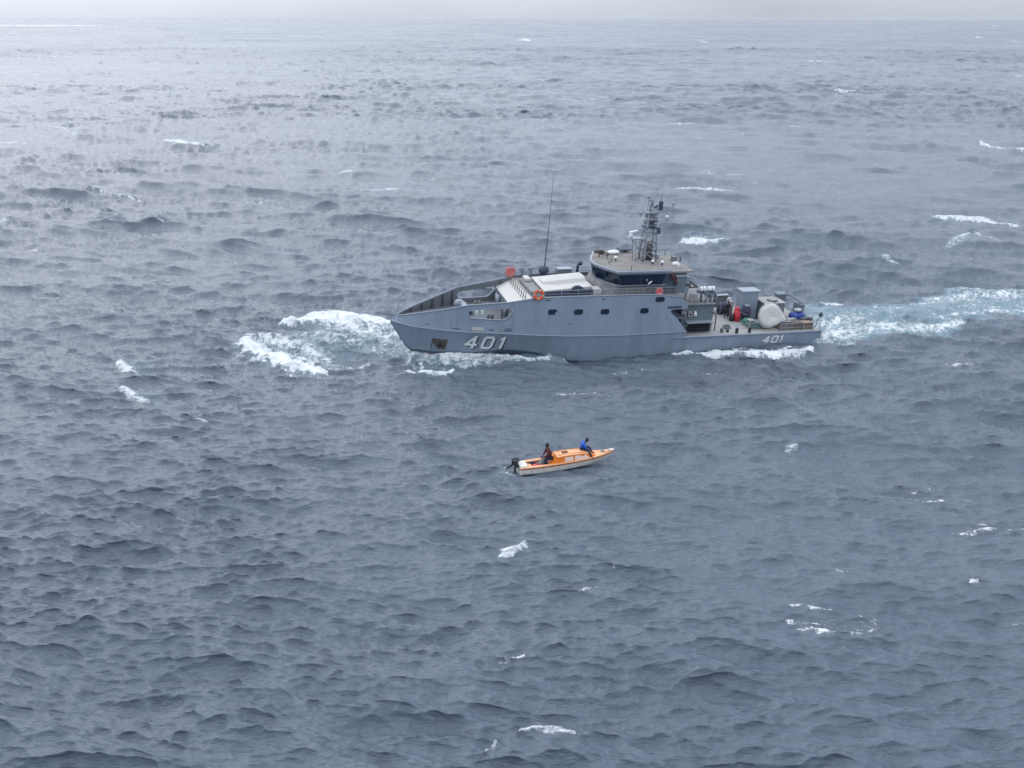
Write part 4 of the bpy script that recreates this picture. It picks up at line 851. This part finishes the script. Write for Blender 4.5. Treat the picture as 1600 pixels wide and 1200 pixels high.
# canvas-wrapped dinghy standing on edge
t = ship_thing('canvas_wrapped_boat', 'large rounded white canvas cover leaning over the green crate on the aft deck', 'covered boat', 4.95, 2.75, 1.75)
base = [(.95, .55), (1.05, 1.1), (.95, 1.55), (.65, 1.85), (.25, 1.98), (-.15, 1.85), (-.5, 1.5), (-.8, 1.1), (-1.05, .75), (-1.2, .52), (-.9, .42), (-.5, .25), (0, .05), (.3, .02), (.65, .2)]
base = [(x * 1.36, z * 1.30 + .05) for x, z in base]; b = MB(); blob(b, base, .1, .42, 0, seed=4, dish=.3); cv = b.build('canvas', [CANVAS], t)
cv.modifiers.new('s', 'SUBSURF').render_levels = 1
MB().loop([(x * 1.01, .12, z * 1.0 + .01) for x, z in base], .045, 0, 6).build('hem_rope', [WHITE], t)
b = MB()
for x in (-.7, 0.0, .7): b.tube([(x, -.2, 0.0), (x, -.1, .5)], .04, 0, 6)
b.tube([(-.7, -.2, .02), (.7, -.2, .02)], .04); b.build('cradle', [GREYIN], t)
# life raft canisters on the rack
for k, x in enumerate((12.0, 11.15)):
    t = ship_thing('life_raft_canister', 'white life raft canister on the rack behind the wheelhouse, ' + ('nearer the wheelhouse' if k == 0 else 'nearer the stern'), 'life raft', x, 2.05, 5.36, 'life raft canisters')
    MB().tube([(-.34, 0, .25), (-.30, 0, .25), (-.28, 0, .25), (.28, 0, .25), (.30, 0, .25), (.34, 0, .25)], [.12, .2, .24, .24, .2, .12], 0, 14).build('canister', [NUMW], t)
    MB().tube([(-.03, 0, .25), (.03, 0, .25)], .25, 0, 14).build('band', [GREYIN], t)
def crew():
    P = dict(pelvis=(0, 0, .95), chest=(.03, 0, 1.32), neck=(.05, 0, 1.5), head=(.09, 0, 1.64), shL=(.03, .19, 1.43), elL=(.10, .25, 1.16), wrL=(.30, .2, 1.02), shR=(.03, -.19, 1.43), elR=(-.02, -.27, 1.17), wrR=(.12, -.28, .95),
             hipL=(0, .1, .9), knL=(.05, .12, .5), anL=(0, .13, .09), toL=(.16, .14, .04), hipR=(0, -.1, .9), knR=(-.02, -.13, .5), anR=(-.1, -.14, .09), toR=(.06, -.15, .04))
    person(SHIP @ Matrix.Translation((7.75, -.5, 1.70)) @ Matrix.Rotation(math.radians(100), 4, 'Z'), 'crew member in dark clothes standing on the aft deck beside the red drums', P, NAVYC, DARKC)
crew()
def drum(x, y, z, r, h, label, m, lidm, nm='drum', cat='drum', group=None):
    t = ship_thing(nm, label, cat, x, y, z, group)
    MB().tube([(0, 0, 0), (0, 0, h * .05), (0, 0, h * .33), (0, 0, h * .36), (0, 0, h * .64), (0, 0, h * .67), (0, 0, h * .94), (0, 0, h)], [r * .9, r, r, r * 1.06, r * 1.06, r, r, r * .85], 0, 16).build('shell', [m], t)
    MB().tube([(0, 0, h), (0, 0, h + .04)], r * .75, 0, 14).tube([(r * .4, 0, h), (r * .4, 0, h + .07)], .05).build('lid', [lidm], t)
drum(7.05, .25, 1.7, .30, .95, 'red plastic drum nearest the dark clothed crew member', RED, RED, group='red drums')
drum(6.75, -.35, 1.7, .30, 1.15, 'taller red plastic drum in front of the grey ventilator house', RED, PINKR, group='red drums')
drum(7.1, -1.2, 1.7, .26, 1.5, 'pale grey drum behind the red drums, upper one beside the crew member', PALE, WHITE, group='pale drums')
drum(6.9, -1.9, 1.7, .26, 1.55, 'pale grey drum farthest from the near side behind the crew member', PALE, WHITE, group='pale drums')
drum(7.55, .15, 1.7, .22, .62, 'short black drum at the feet of the crew member', DARK, DARK, 'small_drum')
t = ship_thing('outboard_bundle', 'dark purple covered bundle between the red drums and the white canvas cover', 'bundle', 6.2, .35, 1.7)
pts = [(.45 * math.cos(a), .85 + .75 * math.sin(a) * (1 + .15 * math.sin(3 * a))) for a in np.linspace(0, 2 * math.pi, 14, endpoint=False)]
b = MB(); blob(b, pts, 0, .4, 0, seed=8); b.build('cover', [PURP], t)
MB().loop([(.46 * math.cos(a), .38 * math.sin(a), .8) for a in np.linspace(0, 2 * math.pi, 14, endpoint=False)], .03).build('lashing', [GREYLT], t)
MB().ball((0, 0, 1.55), (.32, .25, .12), 0, 10, 4, -.5).build('pale_top', [GREYLT], t)
t = ship_thing('tarpaulin', 'crumpled green tarpaulin in front of the purple bundle', 'tarpaulin', 6.55, 1.35, 1.7)
pts = [(.5 * math.cos(a), .32 + .34 * math.sin(a)) for a in np.linspace(0, 2 * math.pi, 14, endpoint=False)]
b = MB(); blob(b, pts, 0, .4, 0, seed=12); b.build('sheet', [GREEN], t)
def crate(x, y, z, lx, ly, lz, label, m, m2, lid=True, nm='crate', rz=0, slats=True, cat='crate', group=None):
    t = ship_thing(nm, label, cat, x, y, z, group, rz)
    b = MB(); b.box(-lx / 2 + .03, lx / 2 - .03, -ly / 2 + .03, ly / 2 - .03, .02, lz)
    b.build('box', [m], t)
    if slats:
        b = MB()
        for sx_ in (-1, 1): b.box(sx_ * lx / 2 - .035, sx_ * lx / 2 + .035, -ly / 2, ly / 2, .0, .06)
        for k in range(3):
            zz = lz * (.12 + .3 * k)
            b.box(-lx / 2, lx / 2, ly / 2 - .03, ly / 2 + .015, zz, zz + lz * .14).box(-lx / 2, lx / 2, -ly / 2 - .015, -ly / 2 + .03, zz, zz + lz * .14)
        for sx_ in (-1, 1):
            for sy_ in (-1, 1): b.box(sx_ * lx / 2 - .04, sx_ * lx / 2 + .04, sy_ * ly / 2 - .04, sy_ * ly / 2 + .04, 0, lz + .01)
        b.build('frame', [m2], t)
    if lid: bevel(MB().box(-lx / 2 - .03, lx / 2 + .03, -ly / 2 - .03, ly / 2 + .03, lz + .012, lz + .07).build('lid', [m2], t), .02)
    return t
crate(6.0, 2.25, 1.7, 1.7, .85, .55, 'long dark green crate under the white canvas cover', GREEN, GREYIN)
crate(6.75, 2.3, 1.72, .5, .5, .75, 'small green crate with pale lid beside the long green crate', GREEN, PALE)
crate(3.55, 2.85, 1.7, 1.1, .8, .75, 'weathered slatted wooden crate next to the white canvas cover', WOOD, GREYIN, group='crates along the near stern rail')
crate(2.35, 2.85, 1.7, 1.1, .8, .62, 'brown slatted wooden crate, middle of the row along the near stern rail', WOOD, RUST, group='crates along the near stern rail')
crate(1.2, 2.85, 1.7, .9, .8, .55, 'dark slatted crate nearest the stern corner', RUST, WOOD, group='crates along the near stern rail')
def bundle(x, y, z, lx, ly, lz, label, m, nm, cat, seed, strap=GREYLT):
    t = ship_thing(nm, label, cat, x, y, z)
    pts = [(lx / 2 * np.sign(math.cos(a)) * abs(math.cos(a)) ** .6, lz / 2 + lz / 2 * np.sign(math.sin(a)) * abs(math.sin(a)) ** .6) for a in np.linspace(0, 2 * math.pi, 16, endpoint=False)]
    b = MB(); blob(b, pts, 0, ly / 2, 0, seed=seed); b.build('cover', [m], t)
    for sx_ in (-.25, .25): MB().loop([(sx_ * lx, ly * .52 * math.cos(a), lz / 2 + lz * .54 * math.sin(a)) for a in np.linspace(0, 2 * math.pi, 14, endpoint=False)], .02).build('strap', [strap], t)
bundle(1.1, 1.0, 1.7, 1.7, 1.0, .95, 'bright blue tarpaulin bundle under the crane jib near the stern', BLUE, 'tarpaulin', 'tarpaulin', 21)
bundle(1.0, .9, 2.62, .8, .6, .32, 'white sack lying on top of the blue tarpaulin bundle', WHITE, 'sack', 'sack', 22)
bundle(2.9, 1.75, 1.7, 1.2, .6, .72, 'dark folded tarpaulin between the stern locker and the wooden crates', DKBLUE, 'tarpaulin', 'tarpaulin', 23)
bundle(2.6, 2.3, 2.3, 1.3, .5, .22, 'pale rolled awning lying across the wooden crates', PALE, 'awning_roll', 'awning', 24)
bundle(.9, 2.3, 2.2, 1.5, .5, .3, 'black rolled mat resting above the dark slatted crate', DARK, 'rolled_mat', 'mat', 25)
bundle(3.6, .3, 3.62, 1.0, .9, .28, 'pale cloth heaped on top of the grey stern locker', PALE, 'cloth_heap', 'cloth', 26)
bundle(3.3, -2.6, 1.7, 1.9, .9, 1.5, 'grey covered gear at the far rail behind the stern locker', GREYIN, 'covered_gear', 'covered gear', 27)
bundle(8.6, -2.6, 1.7, .9, .7, 1.0, 'grey sack by the far rail behind the crew member', GREYLT, 'gear_sack', 'sack', 28)

# ------------------------------------------------------------------ the small orange and white boat
BX = [0, 1, 2, 3.2, 4.4, 5.4, 6.2, 6.8, 7.2, 7.42]
BG = [.62, .68, .70, .71, .68, .60, .46, .30, .14, .03]; BGZ = [.54, .53, .53, .55, .58, .63, .68, .73, .77, .80]
BC = [.56, .60, .61, .60, .53, .40, .24, .11, .03, .01]; BCZ = [.02, .0, .0, .0, .03, .08, .18, .34, .55, .80]; BK = [-.22, -.24, -.24, -.24, -.22, -.16, -.04, .16, .42, .74]
def build_boat():
    t = empty('small_boat', BOAT, 'small white open boat with orange cabin and outboard motor in front of the patrol boat', 'motorboat')
    xs = np.linspace(0, 7.42, 32); g = lambda x, T_: float(I(x, BX, T_))
    rings = []
    for x in xs:
        w, z, c, cz_, k = g(x, BG), g(x, BGZ), g(x, BC), g(x, BCZ), g(x, BK); m_ = (w * .55 + c * .45, z * .45 + cz_ * .55)
        rings.append([(x, w, z), (x, *m_), (x, c, cz_), (x, 0, k), (x, -c, cz_), (x, -m_[0], m_[1]), (x, -w, z), (x, -w + .03, z), (x, -c * .8, .12 + max(cz_, 0)), (x, c * .8, .12 + max(cz_, 0)), (x, w - .03, z)])
    MB().loft(rings, 0, True, True).build('hull', [BOATW], t)
    for s_ in (1, -1):
        band = lambda d0, d1, z0, z1: MB().loft([[(x, s_ * (g(x, BG) + d0), g(x, BGZ) + z0), (x, s_ * (g(x, BG) + d1), g(x, BGZ) + z0), (x, s_ * (g(x, BG) + d1), g(x, BGZ) + z1), (x, s_ * (g(x, BG) + d0), g(x, BGZ) + z1)] for x in xs])
        band(-.015, .03, -.09, -.035).build('rubbing_strake', [BOATB], t)
        band(-.10, .028, -.03, .03).build('gunwale', [BOATP], t)
        band(-.022, .008, -.15, -.10).build('sheer_stripe', [BOATP], t)
    # side decks and foredeck
    MB().loft([[(x, g(x, BG) - .09, g(x, BGZ) + .012), (x, 0, g(x, BGZ) + .05), (x, -g(x, BG) + .09, g(x, BGZ) + .012), (x, -g(x, BG) + .09, g(x, BGZ) - .03), (x, g(x, BG) - .09, g(x, BGZ) - .03)] for x in np.linspace(5.0, 7.15, 12)]).build('fore_deck', [BOATP], t)
    for s_ in (1, -1):
        MB().loft([[(x, s_ * (g(x, BG) - .09), g(x, BGZ) + .01), (x, s_ * (g(x, BG) - .26), g(x, BGZ) + .01), (x, s_ * (g(x, BG) - .26), g(x, BGZ) - .03), (x, s_ * (g(x, BG) - .09), g(x, BGZ) - .03)] for x in np.linspace(.05, 5.1, 10)]).build('side_deck', [BOATP], t)
    MB().box(.5, 2.3, -.52, .52, .12, .17).build('cockpit_floor', [BOATR], t)
    bevel(MB().box(.02, .62, -.5, .5, .13, .66).build('stern_box', [BOATW], t), .07, 3)
    MB().box(.02, .08, -.62, .62, .0, .52).build('transom', [BOATW], t)
    MB().box(.75, 1.0, -.48, .48, .17, .42).build('thwart', [BOATP], t)
    # cabin
    sec = lambda x, wb, wt, zb, zt, cr_=.05: [(x, wb, zb), (x, wt, zt), (x, wt * .45, zt + cr_), (x, -wt * .45, zt + cr_), (x, -wt, zt), (x, -wb, zb)]
    cab = MB().loft([sec(1.85, .55, .545, .45, .50, .0), sec(2.15, .55, .53, .45, .68, .0), sec(2.45, .55, .51, .45, 1.0), sec(3.2, .55, .50, .45, 1.04), sec(4.4, .52, .46, .48, 1.02), sec(4.75, .49, .42, .50, .98), sec(5.45, .38, .34, .55, .66)]).build('cabin', [BOATO], t)
    cab.location.x = .42
    MB().loft([sec(2.38, .53, .52, .995, 1.03, .05), sec(3.2, .52, .51, 1.035, 1.07, .05), sec(4.4, .48, .47, 1.015, 1.05, .05), sec(4.8, .44, .43, .965, 1.0, .05)]).build('cabin_roof', [BOATP], cab)
    MB().box(2.9, 3.35, -.2, .15, 1.11, 1.15).build('roof_hatch', [BOATB], cab)
    b = MB()
    for y in (-.33, .33): b.box(2.5, 4.6, y - .02, y + .02, 1.08, 1.12)
    b.build('roof_rail', [BOATO], cab)
    for s_ in (1, -1):
        for x0, x1, x0t, x1t in ((2.95, 3.62, 3.0, 3.62), (3.76, 4.95, 3.76, 4.62)):
            yb_ = lambda x: s_ * float(I(x, [2.45, 3.2, 4.4, 4.75, 5.45], [.55, .55, .52, .49, .38])); yt_ = lambda x: s_ * float(I(x, [2.45, 3.2, 4.4, 4.75, 5.45], [.51, .50, .46, .42, .34]))
            q = [(x0, yb_(x0), .60), (x1, yb_(x1), .63), (x1t, yt_(x1t), .92), (x0t, yt_(x0t), .94)]
            MB().loft([[(x, y - s_ * .03, z) for x, y, z in q], [(x, y + s_ * .018, z) for x, y, z in q]]).build('side_panel', [BOATC], cab)
    # bow fitting and coiled line
    MB().ball((7.2, 0, .80), (.26, .11, .13), 0, 12, 6).build('bow_fitting', [BOATW], t)
    MB().torus((6.55, .05, .78), .16, .035, 'z', 0, 16, 6).torus((6.55, .05, .82), .11, .03, 'z', 0, 14, 6).build('coiled_line', [PALE], t)
    MB().tube([(6.6, -.28, .74), (7.1, -.1, .84)], .02, 0, 5).build('bow_handrail', [DARK], t)
    # outboard motor
    om = MB().tube([(-.22, 0, .75), (-.25, 0, .2), (-.28, 0, -.35)], [.10, .08, .06], 0, 8).box(-.15, .06, -.12, .12, .4, .62).build('outboard_motor', [DARK], t)
    MB().loft([[(-.25 + .24 * k * math.cos(a), .17 * k * math.sin(a), z) for a in np.linspace(0, 2 * math.pi, 14, endpoint=False)] for z, k in ((.70, .85), (.78, 1.0), (1.0, 1.0), (1.12, .85), (1.18, .5))], 0, True, True, True).build('cowling', [DARK], om)
    MB().tube([(-.25, 0, 1.0), (-.25, 0, 1.03)], .2, 0, 12).build('cowling_band', [GREYLT], om)
    MB().tube([(0, 0, .85), (.45, .12, .92)], [.03, .02], 0, 6).build('tiller', [DARK], om)
    o2 = MB().tube([(-.15, .36, .62), (-.55, .38, .35), (-.85, .40, .18)], [.09, .08, .05], 0, 8).box(-.1, .04, .26, .46, .42, .6).build('outboard_motor', [DARK], t)
    MB().loft([[(-.02 + .15 * k * math.cos(a) + (z - .7) * .3, .36 + .13 * k * math.sin(a), z) for a in np.linspace(0, 2 * math.pi, 12, endpoint=False)] for z, k in ((.62, .85), (.72, 1.0), (.9, 1.0), (1.0, .6))], 0, True, True, True).build('cowling', [DKBLUE], o2)
    MB().box(-.92, -.8, .30, .50, .06, .3).build('propeller', [GREYLT], o2)
    return t
build_boat()
def on_boat(x, y, z, rz, k=1.0): return BOAT @ Matrix.Translation((x, y, z)) @ Matrix.Rotation(math.radians(rz), 4, 'Z') @ Matrix.Scale(k, 4)
# man half sitting on the cockpit coaming against the aft end of the cabin, hauling a net
P = dict(pelvis=(0, 0, .60), chest=(.10, 0, .95), neck=(.15, 0, 1.12), head=(.18, 0, 1.26), shL=(.10, .21, 1.06), elL=(.22, .30, .78), wrL=(.44, .16, .68), shR=(.10, -.21, 1.06), elR=(.22, -.30, .76), wrR=(.42, -.12, .62),
         hipL=(.02, .1, .56), knL=(.36, .18, .44), anL=(.22, .18, .08), toL=(.36, .19, .03), hipR=(.02, -.1, .56), knR=(.34, -.18, .44), anR=(.16, -.18, .08), toR=(.30, -.19, .03))
person(on_boat(2.42, -.05, .18, 176, 1.30), 'person in a dark red jacket perched at the aft end of the orange cabin', P, MAROON, NAVYC, bulk=1.65)
t = empty('fishing_net', on_boat(1.82, -.05, .2, 0), 'pale grey net hanging from the hands of the person in dark red', 'net')
b = MB(); blob(b, [(.22, .92), (.25, .6), (.27, .25), (.2, .02), (-.2, .0), (-.45, .05), (-.38, .25), (-.2, .5), (.0, .75)], 0, .14, 0, seed=41); b.build('netting', [GREYC], t)
# man in blue sitting on the cabin roof, leaning on one hand
P = dict(pelvis=(0, 0, .12), chest=(.10, .02, .42), neck=(.20, -.02, .56), head=(.29, -.03, .66), shL=(.10, .22, .50), elL=(.0, .40, .28), wrL=(-.02, .46, .05), shR=(.12, -.2, .50), elR=(.22, -.27, .26), wrR=(.38, -.16, .2),
         hipL=(.02, .1, .08), knL=(.40, .10, .20), anL=(.62, .04, -.12), toL=(.76, .02, -.18), hipR=(.02, -.1, .08), knR=(.38, -.22, .10), anR=(.62, -.42, -.28), toR=(.75, -.50, -.32), face=(1, .1, -.3))
person(on_boat(4.95, .2, .98, -20, 1.25), 'person in a bright blue jacket sitting on the front of the cabin roof', P, BLUEC, NAVYC, bulk=1.6)
# grapnel and rods lying on the roof
t = empty('grapnel', on_boat(3.75, .30, 1.12, 0), 'thin dark grapnel with splayed arms lying behind the person in blue', 'grapnel')
MB().tube([(0, 0, .02), (-.45, .05, .3)], .014, 0, 5).build('shank', [DARK], t)
for a in range(4):
    c, s_ = math.cos(a * math.pi / 2 + .4), math.sin(a * math.pi / 2 + .4)
    MB().tube([(-.45, .05, .3), (-.5 + .1 * s_, .05 + .13 * c, .28 + .13 * s_), (-.38 + .1 * s_, .05 + .2 * c, .32 + .17 * s_)], .012, 0, 5).build('arm', [DARK], t)
t = empty('fuel_tank', on_boat(1.35, -.1, .17, 0), 'red fuel tank on the cockpit floor behind the cabin', 'fuel tank')
bevel(MB().box(-.28, .28, -.2, .2, 0, .3).build('tank', [RED], t), .06, 3)
MB().tube([(.1, 0, .3), (.1, 0, .35)], .05, 0, 8).build('cap', [DARK], t)
t = empty('cloth_bundle', on_boat(1.15, .32, .17, 0), 'dark cloth bundle beside the red fuel tank', 'bundle')
b = MB(); blob(b, [(.3 * math.cos(a), .2 + .2 * math.sin(a)) for a in np.linspace(0, 2 * math.pi, 12, endpoint=False)], 0, .16, 0, seed=31); b.build('cloth', [NAVYC], t)

# ------------------------------------------------------------------ sea haze
hz = MB().box(-62000, 62000, -62000, 62000, -4.0, 34.0).build('haze', [], None); hz['kind'] = 'stuff'; hz['label'] = 'thin pale sea haze over the water'
hm = bpy.data.materials.new('sea_haze'); hm.use_nodes = True; ht = hm.node_tree; ht.nodes.clear()
ho = ht.nodes.new('ShaderNodeOutputMaterial'); hv = ht.nodes.new('ShaderNodeVolumePrincipled'); hv.inputs['Color'].default_value = (.93, .95, 1.0, 1); hv.inputs['Density'].default_value = 0.7e-5
ht.links.new(hv.outputs[0], ho.inputs['Volume']); hz.data.materials.append(hm)

# fenders hung along the stern rail and loose gear on the aft deck
for k, x in enumerate((8.9, 7.6)):
    t = ship_thing('fender', ('black fender hanging on the near rail nearest the deckhouse', 'black fender hanging on the near rail below the crew member')[k], 'fender', x, 3.82, 1.75, 'fenders on the near aft rail')
    MB().tube([(0, 0, .05), (0, 0, .12), (0, 0, .55), (0, 0, .62)], [.04, .13, .13, .04], 0, 10).build('body', [DARK], t)
    MB().tube([(0, 0, .62), (0, -.1, .95)], .015, 0, 5).build('lanyard', [GREYLT], t)
t = ship_thing('rope_coil', 'grey rope coil lying on the pale aft deck near the bollard', 'rope', 8.9, 1.9, 1.72)
MB().torus((0, 0, .05), .34, .05, 'z', 0, 20, 6).torus((0, 0, .13), .28, .05, 'z', 0, 18, 6).build('coil', [GREYIN], t)
bundle(4.2, 1.5, 1.7, 1.0, .7, 1.15, 'dark covered gear standing between the white canvas cover and the stern locker', DARK, 'covered_gear', 'covered gear', 33)
bundle(7.6, -1.9, 1.7, 1.1, .6, 1.2, 'dark blue covered gear behind the crew member on the aft deck', DKBLUE, 'covered_gear', 'covered gear', 34)
